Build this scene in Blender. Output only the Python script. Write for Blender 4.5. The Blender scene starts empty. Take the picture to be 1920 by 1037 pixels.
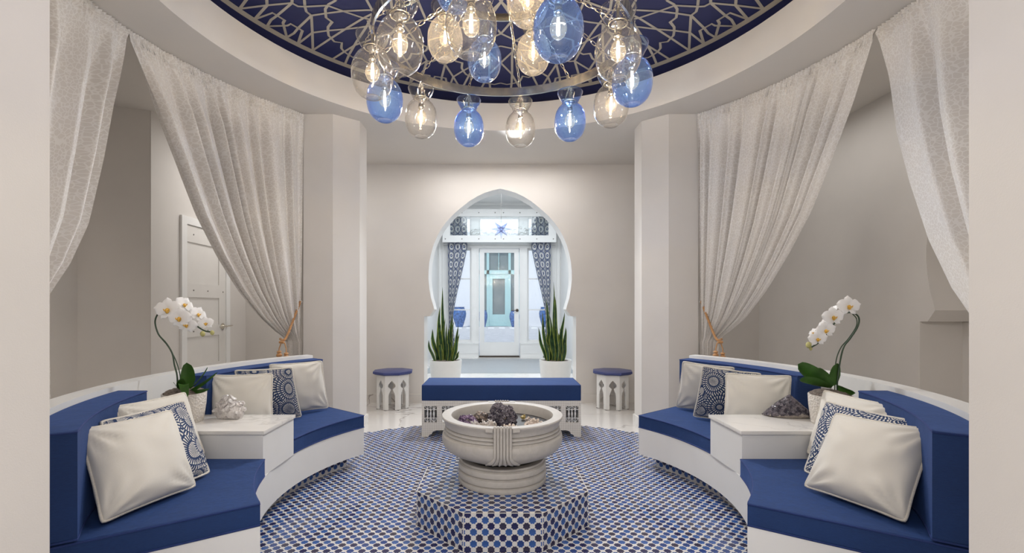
import bpy, bmesh, math, random
from mathutils import Vector, Matrix, noise
random.seed(7)
C = bpy.context.scene.collection
S = bpy.context.scene
PI = math.pi
# ---------------------------------------------------------------- camera
CY, CH, FPX, VX, VY = -2.65, 1.15, 876.0, 934.5, 578.0
cam = bpy.data.cameras.new('camera'); camo = bpy.data.objects.new('camera', cam); C.objects.link(camo)
cam.sensor_width = 36; cam.lens = FPX / 1920 * 36; cam.clip_start = .05; cam.clip_end = 200
cam.shift_x = (960 - VX) / 1920; cam.shift_y = (VY - 518.5) / 1920
camo.location = (-.0215, CY, CH); camo.rotation_euler = (PI / 2, 0, 0)
S.camera = camo
# ---------------------------------------------------------------- world, sun, lights, exposure
w = bpy.data.worlds.new('sky'); S.world = w; w.use_nodes = True
wn = w.node_tree.nodes; wl = w.node_tree.links
sk = wn.new('ShaderNodeTexSky'); sk.sky_type = 'NISHITA'; sk.sun_disc = False
sk.sun_elevation = math.radians(50); sk.sun_rotation = math.radians(140)
wl.new(sk.outputs[0], wn['Background'].inputs[0]); wn['Background'].inputs[1].default_value = .13
def sun(name, energy, rot, col, ang):
    l = bpy.data.lights.new(name, 'SUN'); l.energy = energy; l.color = col; l.angle = ang
    o = bpy.data.objects.new(name, l); C.objects.link(o); o.rotation_euler = rot; return o
sun('sun', 1.5, (math.radians(38), 0, math.radians(-35)), (1, .96, .9), .01)
def area(name, loc, sx, sy, energy, col, rot=(0, 0, 0), portal=False):
    l = bpy.data.lights.new(name, 'AREA'); l.shape = 'RECTANGLE'; l.size = sx; l.size_y = sy
    l.energy = energy; l.color = col
    if portal: l.cycles.is_portal = True
    o = bpy.data.objects.new(name, l); C.objects.link(o); o.location = loc; o.rotation_euler = rot; return o
WARM = (1, .97, .94)
area('lobby_fill_light', (0, -3.7, 2.84), 3.0, 1.0, 85, WARM)  # unseen soft fill added behind the camera
area('alcove_fill_light', (-2.45, 2.45, 2.86), .5, .6, 11, WARM)  # added fill that brightens the left side wall, no fixture there
area('alcove_fill_light', (2.6, .9, 2.86), .15, 2.4, 6, WARM)  # added fill for the right alcove, no fixture there
area('passage_area_light', (0, 2.5, 2.87), 1.6, .25, 12, WARM)  # area light just below the passage ceiling, no fixture modelled
sl = bpy.data.lights.new('daylight_fill_spot', 'SPOT'); sl.energy = 125; sl.spot_size = math.radians(120); sl.spot_blend = .6; sl.shadow_soft_size = .07; sl.color = (.93, .96, 1)  # added spot standing in for daylight coming through the arch
slo = bpy.data.objects.new('daylight_fill_spot', sl); C.objects.link(slo); slo.location = (.15, 2.2, 2.84)
slo.rotation_euler = (Vector((-.05, -.6, .3)) - Vector((.15, 2.2, 2.84))).to_track_quat('-Z', 'Y').to_euler()
area('vestibule_daylight_fill', (0, 5.4, 3.56), 2.0, 2.6, 70, (.88, .94, 1))  # unseen source added to imitate daylight in the vestibule
area('entrance_daylight_portal', (0, 8.6, 1.9), 2.7, 3.0, 1, (1, 1, 1), (-PI / 2, 0, 0), True)
S.view_settings.view_transform = 'Standard'; S.view_settings.look = 'None'
S.view_settings.gamma = 1; S.view_settings.use_curve_mapping = False
S.view_settings.exposure = .55
S.cycles.use_denoising = True
S.cycles.max_bounces = 9; S.cycles.transparent_max_bounces = 28; S.cycles.diffuse_bounces = 5
S.cycles.caustics_reflective = False; S.cycles.caustics_refractive = False
S.cycles.sample_clamp_indirect = 6
# ---------------------------------------------------------------- helpers
def W(px, py, z):                       # a pixel of the photograph at a height above the floor
    D = FPX * (CH - z) / (py - VY)
    return Vector(((px - VX) / FPX * D - .0215, CY + D, z))
def WD(px, py, D):                      # a pixel at a distance
    return Vector(((px - VX) / FPX * D - .0215, CY + D, CH - (py - VY) / FPX * D))
def put(name, me, m=None, parent=None, smooth=None):
    o = bpy.data.objects.new(name, me); C.objects.link(o)
    if m:
        for x in (m if isinstance(m, (list, tuple)) else [m]): me.materials.append(x)
    if smooth is not None:
        me.shade_smooth(); me.set_sharp_from_angle(angle=math.radians(smooth))
    if parent: o.parent = parent
    return o
def obj(name, bm, m=None, parent=None, smooth=35):
    me = bpy.data.meshes.new(name); bm.normal_update(); bm.to_mesh(me); bm.free()
    return put(name, me, m, parent, smooth)
def tag(o, label=None, cat=None, group=None, kind=None):
    if label: o['label'] = label
    if cat: o['category'] = cat
    if group: o['group'] = group
    if kind: o['kind'] = kind
    return o
def thing(name, label, cat, loc=(0, 0, 0), rz=0, group=None):
    o = bpy.data.objects.new(name, None); C.objects.link(o); o.location = loc; o.rotation_euler = (0, 0, rz)
    o.empty_display_size = .1
    return tag(o, label, cat, group)
def struct(o): o['kind'] = 'structure'; return o
def kids(o): return [c for c in bpy.data.objects if c.parent == o]
def copy_tree(o, parent=None):
    c = o.copy(); C.objects.link(c)
    if parent: c.parent = parent
    for k in kids(o): copy_tree(k, c)
    return c
def B(): return bmesh.new()
def box(bm, x0, x1, y0, y1, z0, z1, M=None, mi=0):
    vs = [Vector((x, y, z)) for z in (z0, z1) for y in (y0, y1) for x in (x0, x1)]
    if M: vs = [M @ v for v in vs]
    v = [bm.verts.new(p) for p in vs]
    for f in ((0, 2, 3, 1), (4, 5, 7, 6), (0, 1, 5, 4), (2, 6, 7, 3), (0, 4, 6, 2), (1, 3, 7, 5)):
        bm.faces.new([v[i] for i in f]).material_index = mi
    return v
def prism(bm, pts, z0, z1, mi=0, M=None, bev=0, seg=2):
    """plan polygon (counter-clockwise) pulled up from z0 to z1"""
    n = len(pts)
    A = sum(pts[i][0] * pts[(i + 1) % n][1] - pts[(i + 1) % n][0] * pts[i][1] for i in range(n))
    if A < 0: pts = pts[::-1]
    f_ = lambda p, z: (M @ Vector((p[0], p[1], z))) if M else Vector((p[0], p[1], z))
    lo = [bm.verts.new(f_(p, z0)) for p in pts]; hi = [bm.verts.new(f_(p, z1)) for p in pts]
    fs = [bm.faces.new(hi), bm.faces.new(lo[::-1])]
    for i in range(n):
        fs.append(bm.faces.new((lo[i], lo[(i + 1) % n], hi[(i + 1) % n], hi[i])))
    for f in fs: f.material_index = mi
    if bev:
        es = set(fs[0].edges) | set(fs[1].edges)
        bmesh.ops.bevel(bm, geom=list(es), offset=bev, segments=seg, profile=.6, affect='EDGES', clamp_overlap=True)
    return fs
def lathe(bm, prof, n=32, c=(0, 0, 0), mi=0, close=False):
    rings = []
    for r, z in prof:
        if r < 1e-5: rings.append([bm.verts.new((c[0], c[1], c[2] + z))])
        else: rings.append([bm.verts.new((c[0] + r * math.cos(2 * PI * k / n), c[1] + r * math.sin(2 * PI * k / n), c[2] + z)) for k in range(n)])
    pr = list(zip(rings, rings[1:]))
    if close: pr.append((rings[-1], rings[0]))
    for a, b in pr:
        for k in range(n):
            k2 = (k + 1) % n
            if len(a) == 1 and len(b) == 1: continue
            if len(a) == 1: f = bm.faces.new((a[0], b[k2], b[k]))
            elif len(b) == 1: f = bm.faces.new((a[k], a[k2], b[0]))
            else: f = bm.faces.new((a[k], a[k2], b[k2], b[k]))
            f.material_index = mi
def tube(bm, pts, r, n=8, mi=0, closed=False, caps=True):
    pts = [Vector(p) for p in pts]; N = len(pts)
    if N < 2: return
    rs = r if isinstance(r, (list, tuple)) else [r] * N
    up = None; rings = []
    for i, p in enumerate(pts):
        if closed: t = pts[(i + 1) % N] - pts[i - 1]
        else: t = pts[min(i + 1, N - 1)] - pts[max(i - 1, 0)]
        if t.length < 1e-9: t = Vector((0, 0, 1))
        t.normalize()
        if up is None:
            up = t.orthogonal().normalized()
        up = (up - t * up.dot(t))
        if up.length < 1e-6: up = t.orthogonal()
        up.normalize(); q = t.cross(up)
        rings.append([bm.verts.new(p + (up * math.cos(2 * PI * k / n) + q * math.sin(2 * PI * k / n)) * rs[i]) for k in range(n)])
    pr = list(zip(rings, rings[1:]))
    if closed: pr.append((rings[-1], rings[0]))
    for a, b in pr:
        for k in range(n):
            bm.faces.new((a[k], a[(k + 1) % n], b[(k + 1) % n], b[k])).material_index = mi
    if caps and not closed:
        bm.faces.new(rings[0][::-1]).material_index = mi; bm.faces.new(rings[-1]).material_index = mi
def smooth_path(pts, n=6):
    pts = [Vector(p) for p in pts]; out = []
    P = [pts[0] * 2 - pts[1]] + pts + [pts[-1] * 2 - pts[-2]]
    for i in range(1, len(P) - 2):
        for k in range(n):
            t = k / n
            out.append(.5 * ((2 * P[i]) + (P[i + 1] - P[i - 1]) * t + (2 * P[i - 1] - 5 * P[i] + 4 * P[i + 1] - P[i + 2]) * t * t + (3 * P[i] - P[i - 1] - 3 * P[i + 1] + P[i + 2]) * t ** 3))
    out.append(pts[-1]); return out
def lerp(a, b, t): return a + (b - a) * t
def arc(R, a0, a1, n, c=(0, 0)):
    return [(c[0] + R * math.cos(lerp(a0, a1, i / n)), c[1] + R * math.sin(lerp(a0, a1, i / n))) for i in range(n + 1)]
# ---------------------------------------------------------------- materials
class NT:
    def __init__(s, name):
        s.m = bpy.data.materials.new(name); s.m.use_nodes = True
        s.n = s.m.node_tree.nodes; s.l = s.m.node_tree.links; s.b = s.n['Principled BSDF']; s.out = s.n['Material Output']
    def add(s, t, **k):
        x = s.n.new(t)
        for a, v in k.items(): setattr(x, a, v)
        return x
    def link(s, a, b): s.l.new(a, b)
    def math(s, op, a, b=None, c=None):
        x = s.n.new('ShaderNodeMath'); x.operation = op
        for i, v in enumerate((a, b, c)):
            if v is None: continue
            if isinstance(v, (int, float)): x.inputs[i].default_value = v
            else: s.l.new(v, x.inputs[i])
        return x.outputs[0]
    def mix(s, f, a, b):
        x = s.n.new('ShaderNodeMix'); x.data_type = 'RGBA'
        for i, v in ((0, f), (6, a), (7, b)):
            if isinstance(v, (int, float)): x.inputs[i].default_value = v
            elif isinstance(v, tuple): x.inputs[i].default_value = (*v, 1)
            else: s.l.new(v, x.inputs[i])
        return x.outputs[2]
    def ramp(s, f, stops):
        x = s.n.new('ShaderNodeValToRGB'); e = x.color_ramp.elements
        while len(e) < len(stops): e.new(.5)
        for q, (p, c) in zip(e, stops): q.position = p; q.color = (*c, 1) if len(c) == 3 else c
        s.l.new(f, x.inputs[0]); return x.outputs[0]
    def noise(s, scale, detail=3, co=None, rough=.5):
        x = s.n.new('ShaderNodeTexNoise'); x.inputs['Scale'].default_value = scale; x.inputs['Detail'].default_value = detail
        x.inputs['Roughness'].default_value = rough
        s.l.new(co or s.co(), x.inputs['Vector']); return x
    def co(s, k='Object'):
        if not hasattr(s, 'tc'): s.tc = s.n.new('ShaderNodeTexCoord')
        return s.tc.outputs[k]
    def bump(s, h, strength=.2, dist=.01):
        x = s.n.new('ShaderNodeBump'); x.inputs['Strength'].default_value = strength; x.inputs['Distance'].default_value = dist
        s.l.new(h, x.inputs['Height']); s.l.new(x.outputs[0], s.b.inputs['Normal'])
    def base(s, v):
        if isinstance(v, tuple): s.b.inputs['Base Color'].default_value = (*v, 1)
        else: s.l.new(v, s.b.inputs['Base Color'])
    def set(s, **k):
        for a, v in k.items(): s.b.inputs[a.replace('_', ' ')].default_value = v
        return s
def plain(name, col, rough=.5, metal=0, var=.06, scale=20, bump=.0, bscale=200, **k):
    t = NT(name); n = t.noise(scale)
    d = tuple(c * (1 - var) for c in col); u = tuple(min(1, c * (1 + var)) for c in col)
    t.base(t.ramp(n.outputs[0], [(.3, d), (.7, u)]))
    t.set(Roughness=rough, Metallic=metal, **k)
    if bump: t.bump(t.noise(bscale, 2).outputs[0], bump, .002)
    return t.m
M = {}
M['wall'] = plain('wall_plaster', (.64, .61, .578), .75, var=.02, scale=3, bump=.12, bscale=260)
M['ceiling'] = plain('ceiling_paint', (.66, .63, .592), .8, var=.015, scale=2)
M['cream'] = plain('cream_plaster', (.80, .755, .695), .7, var=.02, scale=3)
M['white'] = plain('white_paint', (.74, .735, .72), .4, var=.015, scale=6, bump=.04, bscale=120)
M['trimwhite'] = plain('trim_white', (.80, .80, .79), .35, var=.01, scale=6)
M['doorwhite'] = plain('door_paint', (.72, .70, .67), .45, var=.02, scale=6)
M['black'] = plain('black_gravel', (.012, .012, .014), .35, var=.4, scale=160, bump=.8, bscale=140)
M['chrome'] = plain('polished_nickel', (.72, .68, .60), .12, 1, var=.05)
M['brassy'] = plain('nickel_chain', (.62, .54, .40), .22, 1, var=.05)
M['bronze'] = plain('dark_bronze', (.07, .055, .045), .35, 1)
M['screw'] = plain('screw_steel', (.22, .21, .2), .4, 1)
M['gold'] = plain('gold_cord', (.50, .25, .09), .5, 0, var=.25, scale=300, bump=.6, bscale=500, Sheen_Weight=.4)
M['pot'] = plain('white_pot', (.74, .74, .73), .3, var=.01)
M['soil'] = plain('moss_and_bark', (.16, .13, .11), .9, var=.5, scale=90, bump=1, bscale=120)
M['grout'] = plain('white_mosaic', (.62, .61, .59), .12, var=.05, scale=60, bump=.1, bscale=300)
M['bluetop'] = plain('blue_stool_top', (.045, .06, .20), .35, var=.1)
M['asphalt'] = plain('street', (.62, .62, .62), .9, var=.1, scale=3)
M['kerb'] = plain('kerb', (.85, .85, .85), .8)
M['outwall'] = plain('white_render', (.85, .86, .88), .9)
M['teal'] = plain('teal_paint', (.45, .68, .68), .5)
M['glassdark'] = plain('shop_glass', (.20, .24, .25), .08)
M['navyglaze'] = plain('blue_glaze', (.06, .14, .36), .2, var=.5, scale=9)
M['stem'] = plain('orchid_stem', (.03, .06, .03), .5)
M['bud'] = plain('orchid_bud', (.45, .42, .16), .5)
for i, (c, r) in enumerate((((.018, .05, .20), .16), ((.03, .09, .29), .16), ((.012, .014, .075), .16), ((.030, .026, .060), .16))):  # last tone is navy tile with its brownish reflection put into the colour
    M['star%d' % i] = plain('glazed_tile_%s' % ('cobalt', 'blue', 'navy', 'navy_reflection')[i], c, r, var=.25, scale=14)
def fabric(name, col, sheen=.5, wave=1.0, rough=.8):
    t = NT(name)
    wv = t.add('ShaderNodeTexNoise'); mp = t.add('ShaderNodeMapping'); mp.inputs['Scale'].default_value = (60, 60, 700)
    t.link(t.co(), mp.inputs[0]); t.link(mp.outputs[0], wv.inputs['Vector']); wv.inputs['Scale'].default_value = 1; wv.inputs['Detail'].default_value = 2
    big = t.noise(5, 3)
    f = t.math('ADD', t.math('MULTIPLY', wv.outputs[0], .6), t.math('MULTIPLY', big.outputs[0], .4))
    t.base(t.ramp(f, [(.3, tuple(c * .78 for c in col)), (.7, tuple(c * 1.2 for c in col))]))
    t.set(Roughness=rough, Sheen_Weight=sheen); t.b.inputs['Sheen Tint'].default_value = (*[min(1, c * 4 + .06) for c in col], 1)
    h = t.math('ADD', t.math('MULTIPLY', wv.outputs[0], .25), t.math('MULTIPLY', t.noise(9, 2).outputs[0], wave))
    t.bump(h, .35, .012)
    return t.m
M['blue'] = fabric('blue_upholstery', (.0045, .029, .120), .4)
M['bluepipe'] = fabric('blue_piping', (.01, .03, .14), .2)
M['pillow'] = plain('ivory_velvet', (.70, .67, .61), .85, var=.03, scale=5, bump=.12, bscale=420, Sheen_Weight=.3)
M['pillowpipe'] = fabric('ivory_piping', (.66, .62, .55), .2)
def leafy(name, a, b):
    t = NT(name); n = t.noise(14, 3); t.base(t.ramp(n.outputs[0], [(.35, a), (.65, b)]))
    t.set(Roughness=.38, Subsurface_Weight=0); return t.m
M['leaf'] = leafy('orchid_leaf', (.05, .13, .02), (.09, .22, .04))
M['snake'] = leafy('snake_leaf', (.012, .05, .018), (.05, .13, .035))
M['snakeedge'] = leafy('snake_leaf_margin', (.28, .34, .05), (.42, .46, .10))
t = NT('orchid_petal'); t.base((.86, .85, .84)); t.set(Roughness=.6, Transmission_Weight=0); M['petal'] = t.m
M['lip'] = plain('orchid_lip', (.75, .42, .06), .5, var=.4, scale=200)
# marble: veined slabs
def marble(name, base, vein, scale=1.6, rough=.12, thick=.035, amt=.8):
    t = NT(name)
    n0 = t.noise(scale * 1.3, 5); 
    v = t.add('ShaderNodeVectorMath', operation='MULTIPLY_ADD'); t.link(n0.outputs['Color'], v.inputs[0]); v.inputs[1].default_value = (.9, .9, .9); t.link(t.co(), v.inputs[2])
    n1 = t.noise(scale, 3, v.outputs[0]); 
    a = t.math('ABSOLUTE', t.math('SUBTRACT', n1.outputs[0], .5))
    f = t.math('MULTIPLY', t.math('SUBTRACT', 1.0, t.math('MINIMUM', t.math('DIVIDE', a, thick), 1.0)), t.math('MULTIPLY', t.noise(scale * .8, 2).outputs[0], amt))
    t.base(t.mix(f, base, vein)); t.set(Roughness=rough); return t
M['marblefloor'] = marble('marble_floor', (.64, .61, .58), (.22, .19, .17), 1.1, .1, .012, 1.4).m
M['marbletop'] = marble('marble_top', (.74, .72, .69), (.45, .42, .40), 2.5, .15, .03, .7).m
tt = marble('carved_stone', (.46, .435, .405), (.36, .34, .31), 5, .42, .12, .6); tt.bump(tt.noise(180, 3).outputs[0], .15, .002); M['stone'] = tt.m
# mural blue (dome) and grey tracery
M['mural'] = plain('mural_blue', (.017, .021, .082), .55, var=.15, scale=4)
M['tracery'] = plain('tracery_grey', (.40, .365, .31), .6, var=.05, scale=10)
# curtain lace
t = NT('curtain_linen'); uv = t.co('UV')
v1 = t.add('ShaderNodeTexVoronoi', feature='DISTANCE_TO_EDGE'); v1.inputs['Scale'].default_value = 42; t.link(uv, v1.inputs['Vector'])
ln = t.math('LESS_THAN', v1.outputs['Distance'], .075)
big = t.noise(3, 3)
bc = t.ramp(big.outputs[0], [(.3, (.67, .635, .595)), (.7, (.70, .665, .625))])
t.base(t.mix(ln, bc, (.78, .755, .725))); t.set(Roughness=.85, Sheen_Weight=.25)
nn = t.add('ShaderNodeTexNoise'); nn.inputs['Scale'].default_value = 500; t.link(uv, nn.inputs['Vector']); t.bump(nn.outputs[0], .15, .002)
M['curtain'] = t.m
# printed wedge rosettes (patterned pillows)
def wedges(name, scale, white, blue):
    t = NT(name); uv = t.co('UV')
    vo = t.add('ShaderNodeTexVoronoi', feature='F1'); vo.inputs['Scale'].default_value = scale; vo.inputs['Randomness'].default_value = .75; t.link(uv, vo.inputs['Vector'])
    sub = t.add('ShaderNodeVectorMath', operation='SUBTRACT'); t.link(uv, sub.inputs[0]); t.link(vo.outputs['Position'], sub.inputs[1])
    sx = t.add('ShaderNodeSeparateXYZ'); t.link(sub.outputs[0], sx.inputs[0])
    ang = t.math('ARCTAN2', sx.outputs[1], sx.outputs[0])
    rr = t.math('MULTIPLY', vo.outputs['Distance'], 7.4)
    ring = t.math('FLOOR', rr); fr = t.math('FRACT', rr)
    cnt = t.math('ADD', t.math('MULTIPLY', ring, 7.0), 6.0)
    fa = t.math('FRACT', t.math('ADD', t.math('MULTIPLY', t.math('DIVIDE', ang, 2 * PI), cnt), t.math('MULTIPLY', ring, .37)))
    d = t.math('ABSOLUTE', t.math('SUBTRACT', fa, .5))
    wd = t.math('ADD', .08, t.math('MULTIPLY', fr, .24))
    inw = t.math('LESS_THAN', d, wd)
    okr = t.math('MULTIPLY', t.math('GREATER_THAN', fr, .10), t.math('LESS_THAN', fr, .88))
    t.base(t.mix(t.math('MULTIPLY', inw, okr), blue, white)); t.set(Roughness=.8)
    return t.m
M['print'] = wedges('printed_linen', 2.8, (.72, .70, .64), (.012, .035, .11))
# sunburst print (entrance curtains)
t = NT('sunburst_print'); uv = t.co('UV')
sc = t.add('ShaderNodeVectorMath', operation='MULTIPLY'); sc.inputs[1].default_value = (5, 11, 1); t.link(uv, sc.inputs[0])
fr = t.add('ShaderNodeVectorMath', operation='FRACTION'); t.link(sc.outputs[0], fr.inputs[0])
sx = t.add('ShaderNodeSeparateXYZ'); t.link(fr.outputs[0], sx.inputs[0])
u = t.math('SUBTRACT', sx.outputs[0], .5); v = t.math('SUBTRACT', sx.outputs[1], .5)
r = t.math('SQRT', t.math('ADD', t.math('MULTIPLY', u, u), t.math('MULTIPLY', v, v)))
an = t.math('ARCTAN2', v, u)
ray = t.math('ABSOLUTE', t.math('SINE', t.math('MULTIPLY', an, 8)))
outr = t.math('ADD', .25, t.math('MULTIPLY', ray, .2))
ring = t.math('MULTIPLY', t.math('LESS_THAN', r, outr), t.math('GREATER_THAN', r, .17))
dot = t.math('LESS_THAN', r, .06)
ck = t.add('ShaderNodeTexChecker'); ck.inputs['Scale'].default_value = 70; t.link(uv, ck.inputs['Vector'])
edge = t.math('MULTIPLY', t.math('GREATER_THAN', r, .5), ck.outputs['Fac'])
f = t.math('MINIMUM', t.math('ADD', t.math('ADD', ring, dot), edge), 1.0)
t.base(t.mix(f, (.03, .06, .17), (.72, .72, .70))); t.set(Roughness=.85); M['sunprint'] = t.m
# patterned vestibule tile
t = NT('grey_patterned_tile'); ck = t.add('ShaderNodeTexVoronoi', feature='F1', distance='MANHATTAN'); ck.inputs['Scale'].default_value = 9; ck.inputs['Randomness'].default_value = 0
t.link(t.co(), ck.inputs['Vector']); sn = t.math('SINE', t.math('MULTIPLY', ck.outputs['Distance'], 34))
t.base(t.ramp(sn, [(.35, (.16, .19, .22)), (.6, (.62, .63, .63))])); t.set(Roughness=.3); M['vtile'] = t.m
# bench carved white
t = NT('carved_white_wood'); mp = t.add('ShaderNodeMapping'); mp.inputs['Rotation'].default_value = (0, PI / 4, 0); mp.inputs['Scale'].default_value = (70, 70, 70)
t.link(t.co(), mp.inputs[0]); ck = t.add('ShaderNodeTexChecker'); t.link(mp.outputs[0], ck.inputs['Vector']); ck.inputs['Scale'].default_value = 1
t.base(t.mix(ck.outputs['Fac'], (.70, .67, .62), (.62, .59, .545))); t.set(Roughness=.55); t.bump(ck.outputs['Fac'], .5, .004); M['carved'] = t.m
# thin blown glass
def thin_glass(name, col, edge, gl=1.0, glow=0, gcol=(1, 1, 1)):
    t = NT(name); t.n.remove(t.b)
    lw = t.add('ShaderNodeLayerWeight'); lw.inputs['Blend'].default_value = .32
    tr = t.add('ShaderNodeBsdfTransparent'); t.link(t.mix(lw.outputs['Facing'], col, edge), tr.inputs[0])
    g = t.add('ShaderNodeBsdfGlossy'); g.inputs['Roughness'].default_value = .03; g.inputs['Color'].default_value = (1, 1, 1, 1)
    fc = t.add('ShaderNodeLayerWeight'); fc.inputs['Blend'].default_value = .5
    fzo = t.math('MINIMUM', t.math('ADD', .045, t.math('MULTIPLY', t.math('POWER', fc.outputs['Facing'], 4.0), .7)), 1.0)
    nz = t.noise(7, 3); bp = t.add('ShaderNodeBump'); bp.inputs['Strength'].default_value = .25; bp.inputs['Distance'].default_value = .02
    t.link(nz.outputs[0], bp.inputs['Height']); t.link(bp.outputs[0], g.inputs['Normal']); t.link(bp.outputs[0], fc.inputs['Normal'])
    mx = t.add('ShaderNodeMixShader'); t.link(t.math('MULTIPLY', fzo, gl), mx.inputs[0]); t.link(tr.outputs[0], mx.inputs[1]); t.link(g.outputs[0], mx.inputs[2])
    res = mx.outputs[0]
    if glow:
        tl = t.add('ShaderNodeBsdfTranslucent'); tl.inputs[0].default_value = (*gcol, 1); m2 = t.add('ShaderNodeMixShader'); m2.inputs[0].default_value = glow
        t.link(res, m2.inputs[1]); t.link(tl.outputs[0], m2.inputs[2]); res = m2.outputs[0]
    t.link(res, t.out.inputs[0]); return t.m
M['gclear'] = thin_glass('clear_blown_glass', (.975, .965, .95), (.50, .47, .43), 1.5, .008, (1, .95, .88))
M['gblue'] = thin_glass('blue_blown_glass', (.50, .68, .97), (.10, .20, .80), 1.5, .016, (.35, .55, 1))
M['gsmoke'] = thin_glass('smoke_blown_glass', (.90, .86, .78), (.62, .56, .47), 1.5, .035, (1, .88, .70))
M['gbulb'] = thin_glass('bulb_glass', (.97, .95, .92), (.55, .50, .42), 1.3, .004, (1, .85, .6))
M['pane'] = thin_glass('window_glass', (.94, .96, .96), (.8, .85, .85), .8)
M['gstar'] = thin_glass('star_glass', (.80, .84, .97), (.55, .62, .92), 1)
def emit(name, col, s):
    t = NT(name); t.n.remove(t.b); e = t.add('ShaderNodeEmission'); e.inputs[0].default_value = (*col, 1); e.inputs[1].default_value = s
    t.link(e.outputs[0], t.out.inputs[0]); return t.m
M['filament'] = emit('filament', (1, .78, .48), 60)
# crystals
def crystal(name, a, b, rough=.2, tr=0):
    t = NT(name); vo = t.add('ShaderNodeTexVoronoi'); vo.inputs['Scale'].default_value = 60; t.link(t.co(), vo.inputs['Vector'])
    sx = t.add('ShaderNodeSeparateColor'); t.link(vo.outputs['Color'], sx.inputs[0])
    t.base(t.ramp(sx.outputs[0], [(.2, a), (.8, b)])); t.set(Roughness=rough, Transmission_Weight=tr); t.bump(vo.outputs['Distance'], .5, .01); return t.m
M['quartz'] = crystal('milky_quartz', (.50, .465, .45), (.66, .63, .61), .2)
M['amdark'] = crystal('dark_amethyst', (.035, .03, .045), (.16, .14, .16), .18)
M['ampurple'] = crystal('purple_amethyst', (.07, .04, .09), (.26, .18, .28), .2)
M['rock'] = crystal('grey_rock', (.30, .26, .23), (.50, .45, .40), .6)
M['pinkrock'] = crystal('beige_rock', (.44, .36, .30), (.62, .53, .45), .5)
M['brownrock'] = crystal('brown_rock', (.07, .055, .05), (.34, .27, .22), .45)
M['ochre'] = crystal('ochre_rock', (.40, .30, .10), (.62, .52, .28), .45)
# ================================================================ THE SETTING
ZC = 2.90                    # flat ceiling
YW = 3.04                    # arch wall
# floors
bm = B(); box(bm, -4.3, 4.3, -5.1, YW + .26, -.12, 0)
floor = struct(obj('floor', bm, M['marblefloor']))
floor['label'] = 'polished cream marble floor with grey veins'
RM = 2.08                    # mosaic circle
P_ = .0555                   # star pitch
def star_pts(r=.0184, ri=None):
    ri = ri or r * .79
    return [((r if k % 2 == 0 else ri) * math.cos(PI * k / 8 + PI / 8), (r if k % 2 == 0 else ri) * math.sin(PI * k / 8 + PI / 8)) for k in range(16)]
def star_mesh(r=.0184, h=.0012):
    bm = B(); p = star_pts(r); hi = [bm.verts.new((x, y, h)) for x, y in p]; lo = [bm.verts.new((x * 1.03, y * 1.03, 0)) for x, y in p]
    bm.faces.new(hi)
    for k in range(16): bm.faces.new((lo[k], lo[(k + 1) % 16], hi[(k + 1) % 16], hi[k]))
    return bm
star_me = []
for i in range(4):
    bm = star_mesh(); me = bpy.data.meshes.new('star_tile'); bm.to_mesh(me); bm.free(); me.materials.append(M['star%d' % i]); star_me.append(me)
STAR = star_pts(.0184)
def add_star(verts, faces, mats, Mx, mi, h=.0012):
    b = len(verts)
    for x, y in STAR: verts.append(Mx @ Vector((x, y, h)))
    verts_lo = len(verts)
    for x, y in STAR: verts.append(Mx @ Vector((x * 1.03, y * 1.03, 0)))
    faces.append(tuple(range(b, b + 16))); mats.append(mi)
    for k in range(16):
        faces.append((verts_lo + k, verts_lo + (k + 1) % 16, b + (k + 1) % 16, b + k)); mats.append(mi)
def clip(poly, planes):
    for (a, b, c) in planes:              # keep a x + b y <= c
        out = []
        for i in range(len(poly)):
            p, q = poly[i - 1], poly[i]; dp_, dq = a * p[0] + b * p[1] - c, a * q[0] + b * q[1] - c
            if (dp_ > 0) != (dq > 0):
                k = dp_ / (dp_ - dq); out.append((lerp(p[0], q[0], k), lerp(p[1], q[1], k)))
            if dq <= 0: out.append(q)
        poly = out
        if len(poly) < 3: return []
    return poly
def add_poly(verts, faces, mats, Mx, poly, mi, h=.0012):
    n = len(poly)
    if n < 3: return
    b = len(verts)
    for x, y in poly: verts.append(Mx @ Vector((x, y, h)))
    for x, y in poly: verts.append(Mx @ Vector((x, y, 0)))
    faces.append(tuple(range(b, b + n))); mats.append(mi)
    for k in range(n):
        faces.append((b + n + k, b + n + (k + 1) % n, b + (k + 1) % n, b + k)); mats.append(mi)
def star_kind(row):
    q = random.random()
    if row % 2: return 1 if q < .8 else 0
    return 2 if q < .45 else (3 if q < .8 else 0)
def stars_joined(name, verts, faces, mats, parent, label=None):
    me = bpy.data.meshes.new(name); me.from_pydata([tuple(v) for v in verts], [], faces)
    for i in range(4): me.materials.append(M['star%d' % i])
    me.polygons.foreach_set('material_index', mats); me.update()
    o = bpy.data.objects.new(name, me); C.objects.link(o); o.parent = parent; o['kind'] = 'stuff'
    if label: o['label'] = label
    return o
bm = B(); prism(bm, arc(RM, 0, 2 * PI, 96)[:-1], .0005, .003)
mosaic = obj('mosaic_bed', bm, M['grout'], floor); mosaic['label'] = 'white mosaic ground of the round star-tile floor'
OCT = [(.488 * math.cos(PI / 8 + k * PI / 4), .488 * math.sin(PI / 8 + k * PI / 4)) for k in range(8)]
def in_oct(x, y, m=0):
    return all(x * math.cos(k * PI / 4) + y * math.sin(k * PI / 4) < .451 + m for k in range(8))
cand = []
nr = int(RM / (P_ / 2)) + 1
for j in range(-nr, nr + 1):
    y = j * P_ / 2
    for i in range(-80, 81):
        x = (i + (.5 if j % 2 else 0)) * P_
        r = math.hypot(x, y)
        if r > RM - .014 or in_oct(x, y, -.012) or (abs(x) > 1.33 and r > 1.36 and y < .75): continue
        d = y - CY
        if d < .5: continue
        cand.append((x, y, j))
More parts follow.
